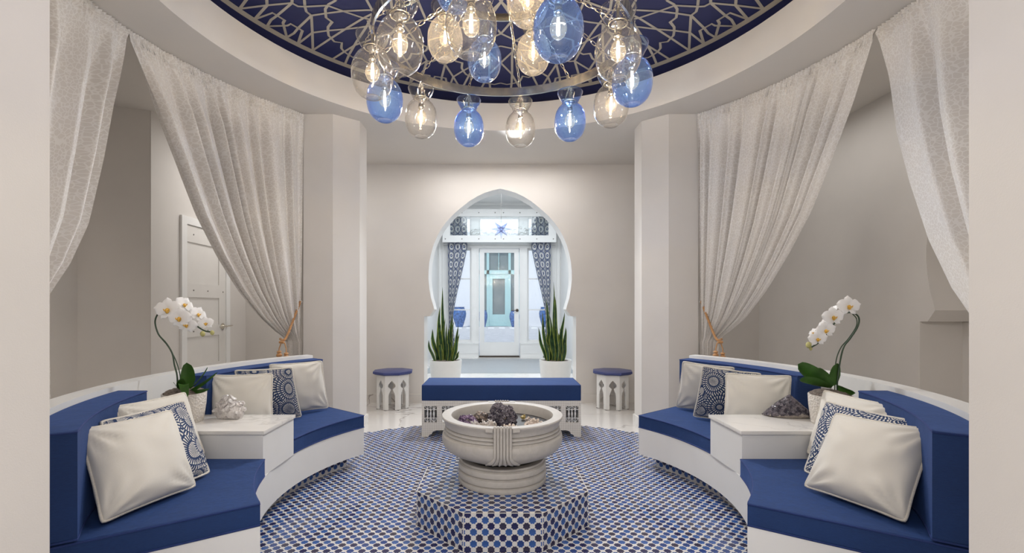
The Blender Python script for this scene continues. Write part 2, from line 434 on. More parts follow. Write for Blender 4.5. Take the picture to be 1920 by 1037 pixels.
def scr(x, y, z):
    D = y - CY; return VX + (x + .0215) / D * FPX, VY + (CH - z) / D * FPX
near = []
for c in cand:
    px, py = scr(c[0], c[1], 0)
    if 486 < px < 1406 and py < 1040: near.append(c)
near.sort(key=lambda c: c[1]); nearset = set(near[:290])
V_, F_, T_ = [], [], []
for c in cand:
    k = star_kind(c[2])
    if c in nearset:
        o = bpy.data.objects.new('star_tile', star_me[k]); C.objects.link(o); o.location = (c[0], c[1], .003); o.parent = floor
    else: add_star(V_, F_, T_, Matrix.Translation((c[0], c[1], .003)), k)
stars_joined('star_tiles_beyond', V_, F_, T_, floor)
# marble joint lines as shallow slabs: a few large slabs behind the mosaic
# rear band slabs (marble joints)
for k, (x0, x1) in enumerate(((-2.3, -1.15), (-1.14, 0), (.01, 1.15), (1.16, 2.3))):
    bm = B(); box(bm, x0, x1, 2.42, 3.03, .0, .0016); o = obj('marble_slab', bm, M['marblefloor'], floor)
# ---- ceiling with round recess
def ring_rect(bm, R, x0, x1, y0, y1, z, n=96, zt=None):
    cir = []; rec = []
    for k in range(n):
        a = 2 * PI * k / n; c, s = math.cos(a), math.sin(a)
        cir.append(bm.verts.new((R * c, R * s, z)))
        t = min((x1 / c if c > 1e-9 else (x0 / c if c < -1e-9 else 1e9)), (y1 / s if s > 1e-9 else (y0 / s if s < -1e-9 else 1e9)))
        rec.append(bm.verts.new((t * c, t * s, z)))
    for k in range(n):
        bm.faces.new((cir[k], cir[(k + 1) % n], rec[(k + 1) % n], rec[k]))
    # corners
    for (sx, sy) in ((x1, y1), (x0, y1), (x0, y0), (x1, y0)):
        a = math.atan2(sy, sx) % (2 * PI); k = int(a / (2 * PI) * n)
        if abs(rec[k].co.x - rec[(k + 1) % n].co.x) > 1e-5 and abs(rec[k].co.y - rec[(k + 1) % n].co.y) > 1e-5:
            v = bm.verts.new((sx, sy, z)); bm.faces.new((rec[k], rec[(k + 1) % n], v))
    return cir
bm = B(); ring_rect(bm, 1.95, -4.3, 4.3, -5.1, YW + .1, ZC)
ceil = struct(obj('ceiling', bm, M['ceiling'], smooth=None)); ceil['label'] = 'flat grey-beige ceiling around the round recess'
bm = B(); lathe(bm, [(1.95, ZC), (1.952, 3.165), (1.955, 3.17), (2.2, 3.172), (2.2, 3.32)], 128)
rb = obj('recess_band', bm, M['cream'], ceil); rb['label'] = 'cream plaster band around the recess'
RHO = 7.02
def zd(r): return 3.32 + math.sqrt(RHO ** 2 - r * r) - math.sqrt(RHO ** 2 - 2.03 ** 2)
bm = B(); lathe(bm, [(2.21, zd(2.21))] + [(lerp(2.15, 0, i / 16), zd(lerp(2.15, 0, i / 16))) for i in range(17)], 96)
dome = obj('dome', bm, M['mural'], ceil); dome['label'] = 'shallow dome painted dark blue'
bm = B()
lathe(bm, [(2.025, zd(2.025) - .003), (2.064, zd(2.064) - .003)], 128)
def dp(d, r, off=.003): # d degrees clockwise from +y
    a = math.radians(d); return Vector((r * math.sin(a), r * math.cos(a), zd(r) - off))
def strip(bm, pts, w):
    P = [Vector(p) for p in pts]; Q = []
    for a, b in zip(P, P[1:]):
        n = max(1, int((b - a).length / .12))
        for k in range(n): Q.append((a.lerp(b, k / n), k == 0))
    Q.append((P[-1], True))
    pts2 = []
    for q, _ in Q:
        r = math.hypot(q.x, q.y); pts2.append(Vector((q.x, q.y, zd(r) - .003)))
    L = []; N = len(pts2)
    for i in range(N):
        t1 = (pts2[i] - pts2[i - 1]) if i else (pts2[1] - pts2[0]); t2 = (pts2[i + 1] - pts2[i]) if i < N - 1 else t1
        t1.z = t2.z = 0; t1.normalize(); t2.normalize(); t = (t1 + t2)
        if t.length < 1e-4: t = t1
        t.normalize(); n = Vector((-t.y, t.x, 0)); sc = 1 / max(.45, n.dot(Vector((-t1.y, t1.x, 0))))
        L.append((bm.verts.new(pts2[i] + n * w / 2 * sc), bm.verts.new(pts2[i] - n * w / 2 * sc)))
    for a, b in zip(L, L[1:]): bm.faces.new((a[0], b[0], b[1], a[1]))
RB = 2.03
LN = [  # polylines as (degrees from the knot axis, radius); mirrored and repeated nine times
 [(-5.2, RB), (-3.9, 1.902), (-2.75, 1.90), (-.8, 1.90), (-.55, 1.93), (2.4, RB)],
 [(-2.4, RB), (-2.9, 1.962), (-2.75, 1.90), (-2.8, 1.735)] ,
 [(2.8, 1.735), (6.0, 1.873), (8.9, RB)],
 [(5.3, RB), (6.0, 1.873), (8.6, 1.784), (11.9, 1.695), (16.3, 1.581)],
 [(8.9, RB), (10.5, 1.837), (11.9, 1.695), (14, 1.518), (15.6, 1.43)],
 [(2.8, 1.735), (5, 1.651), (8.1, 1.551), (13.0, 1.44), (20, 1.33)],
 [(2.8, 1.735), (1.2, 1.729), (0, 1.698), (-3.8, 1.58), (-8.1, 1.551), (-14, 1.518), (-20, 1.47)],
 [(4.4, 1.5), (3.8, 1.565), (4.1, 1.618), (5, 1.651), (5.9, 1.682), (7.9, 1.692), (8, 1.753), (8.7, 1.79), (9.6, 1.826), (10.5, 1.837), (11.7, 1.857), (13.4, 1.836), (14.2, 1.89), (15.3, 1.913), (16.8, 1.927), (18.2, 1.935), (20, 1.915)],
 [(14, RB), (15.3, 1.913), (16.7, 1.801), (20, 1.665), (24.5, 1.52)],
 [(17.2, RB), (16.8, 1.927), (16.5, 1.777), (16.3, 1.581), (15.6, 1.43)],
 [(15.6, 1.43), (11.5, 1.36), (8.0, 1.30), (0, 1.30)],
 [(4.4, 1.5), (0, 1.42)],
 [(20, 1.33), (14, 1.15), (8, 1.30)], [(20, 1.33), (25, 1.18), (20, 1.0)], [(8, 1.30), (0, 1.10), (-6, .95)],
 [(14, 1.15), (20, 1.0), (14, .82), (0, .8)], [(0, 1.10), (6, .92), (14, .82)], [(0, .8), (10, .6), (20, .5)], [(20, .5), (0, .3)],
]
for k in range(9):
    for s in (1, -1):
        for pl in LN:
            strip(bm, [dp(20 + 40 * k + s * d, r) for d, r in pl], .0205)
tr = obj('painted_tracery', bm, M['tracery'], ceil, smooth=None); tr['label'] = 'pale grey interlaced star tracery on the blue dome'; tr['kind'] = 'stuff'
# ---- pilasters flanking the passage (left and right), solid wall volumes
PIL = [(-1.78, 1.56), (-1.513, 1.56), (-1.318, 1.72), (-1.313, 1.93), (-1.95, 1.93), (-1.95, 1.62), (-1.78, 1.62)]
for sx, nm in ((1, 'wall_pier_left'), (-1, 'wall_pier_right')):
    bm = B(); prism(bm, [(sx * x, y) for x, y in PIL], 0, ZC, bev=0)
    o = struct(obj(nm, bm, M['wall'], smooth=None)); o['label'] = 'faceted plaster pier on the %s of the passage' % ('left' if sx > 0 else 'right')
    bm = B(); prism(bm, [(sx * x, y) for x, y in ((-1.513, 1.548), (-1.306, 1.712), (-1.300, 1.942), (-1.33, 1.942), (-1.33, 1.73), (-1.513, 1.57))], 0, .115)
    struct(obj('baseboard_pier_%s' % ('left' if sx > 0 else 'right'), bm, M['marbletop']))
# near columns of the opening in front of the rotunda
for sx, nm in ((1, 'left'), (-1, 'right')):
    bm = B(); x0, x1 = sorted((sx * -1.03, sx * -1.75)); box(bm, x0 + (.006 if sx < 0 else 0), x1 + (.006 if sx < 0 else 0), -1.82, -1.60, 0, ZC)
    struct(obj('wall_front_' + nm, bm, M['wall'], smooth=None))
# ---- arch profile (half width, height), from the apex down
ARCH = [(0, 2.607), (.095, 2.585), (.19, 2.556), (.285, 2.51), (.375, 2.455), (.485, 2.368), (.575, 2.288), (.655, 2.202), (.715, 2.12), (.765, 2.03), (.81, 1.925), (.84, 1.82), (.862, 1.715), (.872, 1.6), (.873, 1.5), (.862, 1.39), (.843, 1.275), (.815, 1.185), (.803, 1.135), (.862, 1.052), (.925, 1.05), (.925, 0)]
def arch_wall(bm, hw, ztop, y0, y1, yc=0, swap=False, xr=None):
    """a wall along x with the horseshoe opening centred on yc; swap -> wall along y"""
    f = lambda x, y, z: Vector((y, x, z)) if swap else Vector((x, y, z))
    xl, xh = (-hw, hw) if xr is None else xr
    for y, fl in ((y0, 1), (y1, -1)):
        for s, xe in ((-1, xl), (1, xh)):
            pts = [f(yc + s * a, y, z) for a, z in ARCH] + [f(xe, y, 0), f(xe, y, ztop), f(yc, y, ztop)]
            vs = [bm.verts.new(p) for p in pts]; bm.faces.new(vs)
    for s in (-1, 1):
        for (a, z), (a2, z2) in zip(ARCH, ARCH[1:]):
            vs = [bm.verts.new(p) for p in (f(yc + s * a, y0, z), f(yc + s * a, y1, z), f(yc + s * a2, y1, z2), f(yc + s * a2, y0, z2))]
            bm.faces.new(vs).material_index = 1
    bmesh.ops.remove_doubles(bm, verts=bm.verts, dist=1e-5)
    bmesh.ops.recalc_face_normals(bm, faces=bm.faces)
bm = B(); arch_wall(bm, 4.3, 3.75, YW, YW + .26, xr=(-3.4, 3.4))
o = struct(obj('wall_back', bm, [M['wall'], M['trimwhite']], smooth=30)); o['label'] = 'plaster wall with a pointed horseshoe arch opening'
for x0, x1, nm in ((-3.1, -.93, 'back_left'), (.93, 3.15, 'back_right')):
    bm = B(); box(bm, x0, x1, YW - .015, YW, 0, .105); struct(obj('baseboard_' + nm, bm, M['marblefloor']))
# side walls of the alcoves
bm = B(); box(bm, -3.3, -3.1, 1.49, YW, 0, ZC); struct(obj('wall_left', bm, M['wall'], smooth=None))
bm = B(); prism(bm, [(-3.105, 1.492), (-3.58, 1.30), (-3.58, 1.62), (-3.2, 1.62)], 0, ZC); struct(obj('wall_left_return', bm, M['wall'], smooth=None))
bm = B(); box(bm, -3.8, -3.58, -5.0, 1.45, 0, ZC); struct(obj('wall_left_front', bm, M['wall'], smooth=None))
bm = B(); arch_wall(bm, 0, ZC, 3.15, 3.47, yc=-.06, swap=True, xr=(-5.0, YW))
o = struct(obj('wall_right', bm, [M['wall'], M['wall']], smooth=30)); o['label'] = 'plaster wall with a horseshoe arch recess behind the right sofa'
bm = B(); box(bm, 3.47, 3.6, -5.0, YW, 0, ZC); struct(obj('wall_right_recess', bm, M['wall'], smooth=None))
bm = B(); box(bm, -3.8, 3.6, -5.1, -4.95, 0, ZC); struct(obj('wall_front', bm, M['wall'], smooth=None))
bm = B(); box(bm, -4.3, 4.3, -5.1, YW + .1, 3.78, 3.85); struct(obj('ceiling_slab', bm, M['ceiling'], smooth=None))
for nm, b_ in (('a', (-4.4, -4.3, -5.1, YW + .1, -.1, 3.85)), ('b', (4.3, 4.4, -5.1, YW + .1, -.1, 3.85)), ('c', (-4.4, 4.4, -5.2, -5.1, -.1, 3.85)), ('d', (-4.4, 4.4, YW + .1, YW + .25, 2.92, 3.85))):
    if nm == 'd':
        for xs in ((-4.4, -3.4), (3.4, 4.4)):
            bm = B(); box(bm, xs[0], xs[1], YW + .01, YW + .25, 0, 3.85); struct(obj('wall_outer_rear', bm, M['wall'], smooth=None))
        continue
    bm = B(); box(bm, *b_); struct(obj({'a': 'wall_outer_left', 'b': 'wall_outer_right', 'c': 'wall_outer_front'}[nm], bm, M['wall'], smooth=None))
# ---- vestibule beyond the arch
YD = 8.35
bm = B(); box(bm, -1.62, 1.62, YW + .26, 9.0, -.12, -.001); vf = struct(obj('floor_vestibule', bm, M['marbletop']))
bm = B(); box(bm, -1.36, 1.36, 5.62, 7.98, -.001, .003); o = obj('patterned_tile', bm, M['vtile'], vf); o['label'] = 'grey and white patterned tile field'
for s, nm in ((-1, 'vestibule_left'), (1, 'vestibule_right')):
    bm = B(); x0, x1 = sorted((s * 1.45, s * 1.62)); box(bm, x0, x1, YW + .26, YD + .3, 0, 3.75); struct(obj('wall_' + nm, bm, M['trimwhite'], smooth=None))
bm = B(); box(bm, -1.62, 1.62, YW + .2, YD + .3, 3.6, 3.75); struct(obj('ceiling_vestibule', bm, M['trimwhite'], smooth=None))
bm = B()
for i, (y, z0, z1) in enumerate(((8.22, 3.54, 3.60), (8.26, 3.46, 3.54), (8.29, 3.42, 3.46))): box(bm, -1.45, 1.45, y, YD, z0, z1)
struct(obj('trim_1', bm, M['trimwhite'], smooth=None))
# door wall with openings: posts, header, transom bars
bm = B()
for x0, x1 in ((-1.45, -1.19), (-.667, -.478), (.478, .667), (1.19, 1.45)): box(bm, x0, x1, YD, YD + .16, 0, 3.6)
box(bm, -1.45, 1.45, YD, YD + .16, 3.3, 3.6); box(bm, -1.19, -.667, YD, YD + .16, 0, .37); box(bm, .667, 1.19, YD, YD + .16, 0, .37)
box(bm, -1.19, 1.19, YD - .001, YD + .15, 2.56, 2.68)
struct(obj('wall_entrance', bm, M['trimwhite'], smooth=None))
bm = B()   # mouldings on the posts and header
for x in (-.64, -.50, .50, .64): box(bm, x - .012, x + .012, YD - .018, YD, .33, 2.56)
for x0, x1 in ((-1.42, -1.385), (-1.33, -1.31), (1.31, 1.33), (1.385, 1.42)): box(bm, x0, x1, YD - .03, YD, 0, 3.42)
box(bm, -1.31, 1.31, YD - .03, YD, 2.60, 2.625); box(bm, -1.31, 1.31, YD - .045, YD, 2.635, 2.665)
struct(obj('trim_2', bm, M['trimwhite'], smooth=None))
for s, nm in ((-1, 3), (1, 4)):
    bm = B(); x0, x1 = sorted((s * .49, s * 1.02)); box(bm, x0, x1, YD - .16, YD, 0, .33); box(bm, x0 - .006, x1 + .006, YD - .166, YD, .10, .118); box(bm, x0 - .008, x1 + .008, YD - .168, YD, .31, .335)
    struct(obj('trim_%d' % nm, bm, M['trimwhite'], smooth=None))
for i, s in enumerate((-1, 1)):
    wx0, wx1 = sorted((s * .667, s * 1.19))
    e = thing('window_%d' % (i + 1), None, None, ((wx0 + wx1) / 2, YD + .08, 0)); e['kind'] = 'structure'
    hw = (wx1 - wx0) / 2
    bm = B(); box(bm, -hw, -hw + .03, -.03, .03, .37, 2.56); box(bm, hw - .03, hw, -.03, .03, .37, 2.56); box(bm, -hw + .03, hw - .03, -.03, .03, .37, .41); box(bm, -hw + .03, hw - .03, -.03, .03, 2.52, 2.56)
    obj('window_frame', bm, M['trimwhite'], e, smooth=None)
    for z in (1.112, 1.847):
        bm = B(); box(bm, -hw + .03, hw - .03, -.02, .02, z - .014, z + .014); obj('mullion', bm, M['trimwhite'], e, smooth=None)
    for z0, z1 in ((.41, 1.098), (1.126, 1.833), (1.861, 2.52)):
        bm = B(); box(bm, -hw + .03, hw - .03, -.003, .003, z0, z1); obj('pane', bm, M['pane'], e, smooth=None)
for i, (x0, x1) in enumerate(((-1.19, -.667), (-.478, .478), (.667, 1.19))):
    e = thing('window_%d' % (i + 3), None, None, ((x0 + x1) / 2, YD + .08, 2.68)); e['kind'] = 'structure'; hw = (x1 - x0) / 2
    bm = B(); box(bm, -hw, hw, -.03, .03, 0, .03); box(bm, -hw, hw, -.03, .03, .59, .62); box(bm, -hw, -hw + .03, -.03, .03, .03, .59); box(bm, hw - .03, hw, -.03, .03, .03, .59); obj('window_frame', bm, M['trimwhite'], e, smooth=None)
    bm = B(); box(bm, -hw + .03, hw - .03, -.003, .003, .03, .59); obj('pane', bm, M['pane'], e, smooth=None)
# glazed entrance door
d = thing('door_1', 'white glazed entrance door seen through the arch', None, (0, YD + .05, 0)); d['kind'] = 'structure'
bm = B()
box(bm, -.465, -.352, -.025, .025, .03, 2.55); box(bm, .352, .465, -.025, .025, .03, 2.55); box(bm, -.352, .352, -.025, .025, .03, .351); box(bm, -.352, .352, -.025, .025, 2.46, 2.55)
for x0, x1, z0, z1 in ((-.362, -.352, .351, 2.46), (.352, .362, .351, 2.46)): box(bm, x0, x1, -.032, -.024, z0, z1)
obj('door_leaf', bm, M['trimwhite'], d, smooth=None)
bm = B(); box(bm, -.352, .352, -.004, .004, .351, 2.46); obj('pane', bm, M['pane'], d, smooth=None)
bm = B(); box(bm, -.475, .475, -.06, .03, .0, .028); obj('threshold', bm, M['bronze'], d, smooth=None)
bm = B(); lathe(bm, [(0, 0), (.035, 0), (.035, .012), (.012, .016), (.012, .05), (0, .052)], 16)
bmesh.ops.rotate(bm, verts=bm.verts, matrix=Matrix.Rotation(PI / 2, 3, 'X')); bmesh.ops.translate(bm, verts=bm.verts, vec=(.42, -.03, 1.10))
tube(bm, [(.42, -.075, 1.10), (.37, -.08, 1.10), (.29, -.075, 1.095)], [.011, .009, .008], 8)
obj('door_handle', bm, M['bronze'], d)
# hung glazed panel above the entrance
g = thing('glazed_transom_panel', 'long white studded panel with glass hung above the entrance door', 'panel', (0, YD - .30, 0))
bm = B(); box(bm, -1.30, 1.30, -.02, .02, 3.25, 3.42); box(bm, -1.30, 1.30, -.02, .02, 2.66, 2.815); box(bm, -1.30, -1.125, -.02, .02, 2.815, 3.25); box(bm, 1.125, 1.30, -.02, .02, 2.815, 3.25)
obj('frame', bm, M['trimwhite'], g, smooth=None)
bm = B(); box(bm, -1.125, 1.125, -.004, .004, 2.815, 3.25); obj('pane', bm, M['pane'], g, smooth=None)
for z in (2.735, 3.335):
    for x in (-1.235, -.855, -.47, -.095, .095, .47, .855, 1.235):
        bm = B(); lathe(bm, [(0, 0), (.013, 0), (.013, .006), (0, .01)], 8); bmesh.ops.rotate(bm, verts=bm.verts, matrix=Matrix.Rotation(PI / 2, 3, 'X'))
        bmesh.ops.translate(bm, verts=bm.verts, vec=(x, -.02, z)); obj('stud', bm, M['screw'], g)
for x in (-1.235, 1.235):
    bm = B(); lathe(bm, [(0, 0), (.013, 0), (.013, .006), (0, .01)], 8); bmesh.ops.rotate(bm, verts=bm.verts, matrix=Matrix.Rotation(PI / 2, 3, 'X'))
    bmesh.ops.translate(bm, verts=bm.verts, vec=(x, -.02, 3.04)); obj('stud', bm, M['screw'], g)
for x in (-1.34, 1.34):
    bm = B(); box(bm, min(x * 1.3 / 1.34, x * 1.449 / 1.34), max(x * 1.3 / 1.34, x * 1.449 / 1.34), -.012, .012, 3.2, 3.26); 
    obj('bracket', bm, M['trimwhite'], g, smooth=None)
# ---- panelled door in the left alcove (wall x = -3.1)
d = thing('door_2', 'white panelled studded door behind the left curtain', None, (-3.1, 0, 0)); d['kind'] = 'structure'
y0, y1, zt = 1.94, 2.60, 1.98
bm = B()
box(bm, -.005, .022, y0 - .075, y0, 0, zt + .075); box(bm, -.005, .022, y1, y1 + .075, 0, zt + .075); box(bm, -.005, .022, y0 - .0, y1, zt, zt + .075)
obj('door_frame', bm, M['trimwhite'], d, smooth=None)
bm = B(); box(bm, -.004, .002, y0, y1, .01, zt)
obj('door_leaf', bm, M['doorwhite'], d, smooth=None)
rails = [(.01, .16), (.46, .57), (.86, .97), (1.26, 1.40), (1.81, 1.97)]
bm = B(); 
for a, b_ in rails: box(bm, .002, .012, y0, y1, a, b_)
box(bm, .002, .0118, y0, y0 + .005, .01, 1.97); box(bm, .002, .0118, y1 - .12, y1, .01, 1.97)
obj('door_rail', bm, M['doorwhite'], d, smooth=None)
for a, b_ in rails:
    for yy in (y0 + .11, y0 + .34, y1 - .05):
        bm = B(); lathe(bm, [(0, 0), (.008, 0), (.006, .005), (0, .006)], 8); bmesh.ops.rotate(bm, verts=bm.verts, matrix=Matrix.Rotation(PI / 2, 3, 'Y'))
        bmesh.ops.translate(bm, verts=bm.verts, vec=(.0115, yy, (a + b_) / 2)); obj('stud', bm, M['screw'], d)
bm = B(); lathe(bm, [(0, 0), (.035, 0), (.035, .008), (.012, .012), (.012, .05), (0, .052)], 16); bmesh.ops.rotate(bm, verts=bm.verts, matrix=Matrix.Rotation(PI / 2, 3, 'Y'))
bmesh.ops.translate(bm, verts=bm.verts, vec=(.01, y1 - .06, .95)); tube(bm, [(.06, y1 - .06, .95), (.065, y1 - .12, .95), (.06, y1 - .18, .945)], .009, 8)
tube(bm, [(.06, y1 - .06, .95), (.06, y1 + .05, .955)], .007, 8)
obj('door_handle', bm, M['chrome'], d)
# ---- outside
bm = B(); box(bm, -30, 30, YD + .32, 45, -.3, -.02); struct(obj('floor_street', bm, M['asphalt'])); 
bm = B()
for k in range(-14, 15): box(bm, k * .62, k * .62 + .36, 24.2, 24.55, -.02, .04)
o = obj('kerb_marks', bm, M['kerb']); tag(o, 'row of white kerb blocks across the street outside', 'kerb'); o['kind'] = 'stuff'
b_ = thing('shop_building', 'white building with a teal shopfront across the street', 'building', (0, 27.5, 0))
bm = B(); box(bm, -14, -1.35, 0, 1, -.05, 9); box(bm, 1.35, 14, 0, 1, -.05, 9); box(bm, -1.35, 1.35, 0, 1, 5.2, 9); obj('wall', bm, M['outwall'], b_, smooth=None)
bm = B()
for x0, x1 in ((-1.35, -1.12), (-.78, -.62), (.62, .78), (1.12, 1.35)): box(bm, x0, x1, -.05, .3, -.05, 5.2)
box(bm, -1.35, 1.35, -.05, .3, 3.35, 3.6); box(bm, -1.35, 1.35, -.05, .3, 4.75, 5.2); box(bm, -.02, .02, -.05, .3, 3.6, 4.75)
box(bm, -1.12, -.78, -.02, .3, -.05, .5); box(bm, .78, 1.12, -.02, .3, -.05, .5)
obj('teal_frame', bm, M['teal'], b_, smooth=None)
bm = B(); box(bm, -.62, -.40, -.02, .1, 0, 3.35); box(bm, .40, .62, -.02, .1, 0, 3.35); box(bm, -.40, .40, -.02, .1, 0, .75); box(bm, -.40, .40, -.02, .1, 3.05, 3.35)
o = obj('shop_door', bm, M['teal'], b_, smooth=None)
for x0, x1, z0, z1 in ((-.40, .40, .75, 3.05), (-1.12, -.78, .5, 3.35), (.78, 1.12, .5, 3.35), (-.62, -.02, 3.6, 4.75), (.02, .62, 3.6, 4.75), (-1.12, -.78, 3.6, 4.75), (.78, 1.12, 3.6, 4.75)):
    bm = B(); box(bm, x0, x1, .08, .12, z0, z1); obj('pane', bm, M['glassdark'], b_, smooth=None)
def urn(name, x, y, r, h, label, m):
    t = thing(name, label, 'urn', (x, y, -.02), 0, None)
    bm = B(); lathe(bm, [(0, 0), (.5, 0), (.62, .12), (.95, .5), (1, .68), (.9, .86), (.7, .95), (.78, 1.0), (.66, .98), (.6, .9), (0, .88)], 24)
    bmesh.ops.scale(bm, verts=bm.verts, vec=(r, r, h)); obj('jar', bm, m, t)
urn('ceramic_urn', -2.45, 26.4, .43, 1.25, 'big blue ceramic urn outside, left of the entrance door', M['navyglaze'])
urn('ceramic_urn', 2.9, 26.4, .4, 1.25, 'blue ceramic urn outside, seen through the right sidelight', M['navyglaze'])
urn('ceramic_urn', -.98, 26.6, .28, 1.05, 'dark blue urn at the left of the teal shop door', M['navyglaze'])
urn('ceramic_urn', .98, 26.6, .32, 1.0, 'blue urn at the right of the teal shop door', M['navyglaze'])
# ================================================================ BANQUETTES
NE0, NE1 = Vector((-.985, -.795)), Vector((-1.43, -1.10))     # near end cut (left sofa); the right one is mirrored
FE0, FE1 = Vector((-1.0, .75)), Vector((-1.62, 1.24))
def on_line(a, b, R):
    d = (b - a).normalized(); A = a.dot(d); c = a.dot(a) - R * R; return a + d * (-A + math.sqrt(A * A - c))
def ang(p): return math.atan2(p.y, p.x) % (2 * PI)
YB0, YB1 = -.235, .125      # the table block between the two seats
def ring_region(R0, R1, lo, hi, n=28):
    """plan outline between radii R0 < R1; lo / hi give the end condition: 'near','far' cut lines or a y value (horizontal cut)"""
    def end(k, R):
        if k == 'near': p = on_line(NE0 - (NE1 - NE0) * .3, NE1, R)
        elif k == 'far': p = on_line(FE0 - (FE1 - FE0) * .3, FE1, R)
        else: p = Vector((-math.sqrt(R * R - k * k), k))
        return ang(p)
    a0, a1 = end(lo, R0), end(hi, R0); b0, b1 = end(lo, R1), end(hi, R1)
    return arc(R0, a0, a1, n) + arc(R1, b1, b0, n)
def outline_tube(bm, pts, z, r, sx, inset=0):
    tube(bm, [(sx * x, y, z) for x, y in pts], r, 6, closed=True)
def cushion(name, parent, pts, z0, z1, sx, lab=None, bev=.011):
    bm = B(); prism(bm, [(sx * x, y) for x, y in pts], z0, z1, bev=bev, seg=3)
    o = obj(name, bm, M['blue'], parent, 50)
    if lab: o['label'] = lab
    c = Vector((sum(p[0] for p in pts) / len(pts), sum(p[1] for p in pts) / len(pts)))
    for z in (z0 + .004, z1 - .004):
        bm = B(); outline_tube(bm, pts, z, .0042, sx)
        # pull the cord in a touch so it rides the rounded edge
        obj('piping', bm, M['bluepipe'], o, 60)
    return o
for sx, side in ((1, 'left'), (-1, 'right')):
    t = thing('curved_banquette', 'curved white banquette with blue cushions on the %s side of the fountain' % side, 'sofa', (0, 0, 0))
    bm = B(); prism(bm, [(sx * x, y) for x, y in ring_region(1.25, 1.94, 'near', 'far', 40)], .09, .28)
    obj('seat_base', bm, M['white'], t, 30)
    bm = B(); prism(bm, [(sx * x, y) for x, y in ring_region(1.9401, 2.03, 'near', 'far', 40)], .0, .766, bev=.006)
    obj('back_wall', bm, M['white'], t, 40)
    # toe kick faced with star mosaic
    pts = ring_region(1.335, 1.90, 'near', 'far', 40)
    n = len(pts) // 2; a1 = ang(Vector(pts[0])); a0 = ang(Vector(pts[n - 1]))
    a0 += .07; a1 -= .07
    bm = B(); prism(bm, [(sx * x, y) for x, y in arc(1.335, a0, a1, 40) + arc(1.90, a1, a0, 40)], .0, .0899)
    toe = obj('toe_kick', bm, M['grout'], t, 30); toe['label'] = 'toe kick faced with star mosaic'
    V_, F_, T_ = [], [], []
    L = 1.335 * (a1 - a0); ncol = int(L / P_)
    for c in range(ncol * 2 + 1):
        a = a0 + (c + .5) * P_ / 2 / 1.335
        if a > a1 - .01: break
        for zz in ((.031, .0725) if c % 2 else (.0515, .0895 - .0172 * 1.05)):
            if c % 2 == 0 and zz > .06: continue
            p = Vector((math.cos(a) * 1.335 * sx, math.sin(a) * 1.335, zz))
            nrm = Vector((-math.cos(a) * sx, -math.sin(a), 0)); up = Vector((0, 0, 1)); rt = up.cross(nrm)
            Mx = Matrix(((rt.x, up.x, nrm.x, p.x), (rt.y, up.y, nrm.y, p.y), (rt.z, up.z, nrm.z, p.z), (0, 0, 0, 1)))
            add_star(V_, F_, T_, Mx, star_kind(c))
    stars_joined('star_tiles', V_, F_, T_, toe)
    # table block
    def blk(g, z0, z1, r1=1.9395):
        y0, y1 = YB0 - g, YB1 + g
        f0 = -1.238 - g
        return [(f0 + 2 * g, y0), (f0 + 2 * g, y1)] + [(-math.sqrt(r1 * r1 - y * y), y) for y in (y1, lerp(y1, y0, .33), lerp(y1, y0, .66), y0)]
    bm = B(); prism(bm, [(sx * x, y) for x, y in blk(0, 0, 0)], .2802, .497); obj('table_block', bm, M['white'], t, 30)
    bm = B(); prism(bm, [(sx * x, y) for x, y in blk(.008, 0, 0)], .4972, .517, bev=.002); obj('table_top', bm, M['marbletop'], t, 30)['label'] = 'white marble table top'
    cushion('seat_cushion', t, ring_region(1.25, 1.925, 'near', YB0 - .004), .2805, .372, sx, 'near blue seat cushion')
    cushion('seat_cushion', t, ring_region(1.25, 1.925, YB1 + .004, 'far'), .2805, .372, sx, 'far blue seat cushion')
    cushion('back_cushion', t, ring_region(1.795, 1.935, 'near', YB0 - .10), .376, .742, sx, 'near blue back cushion', .012)
    cushion('back_cushion', t, ring_region(1.795, 1.935, YB1 + .05, 'far'), .376, .742, sx, 'far blue back cushion', .012)
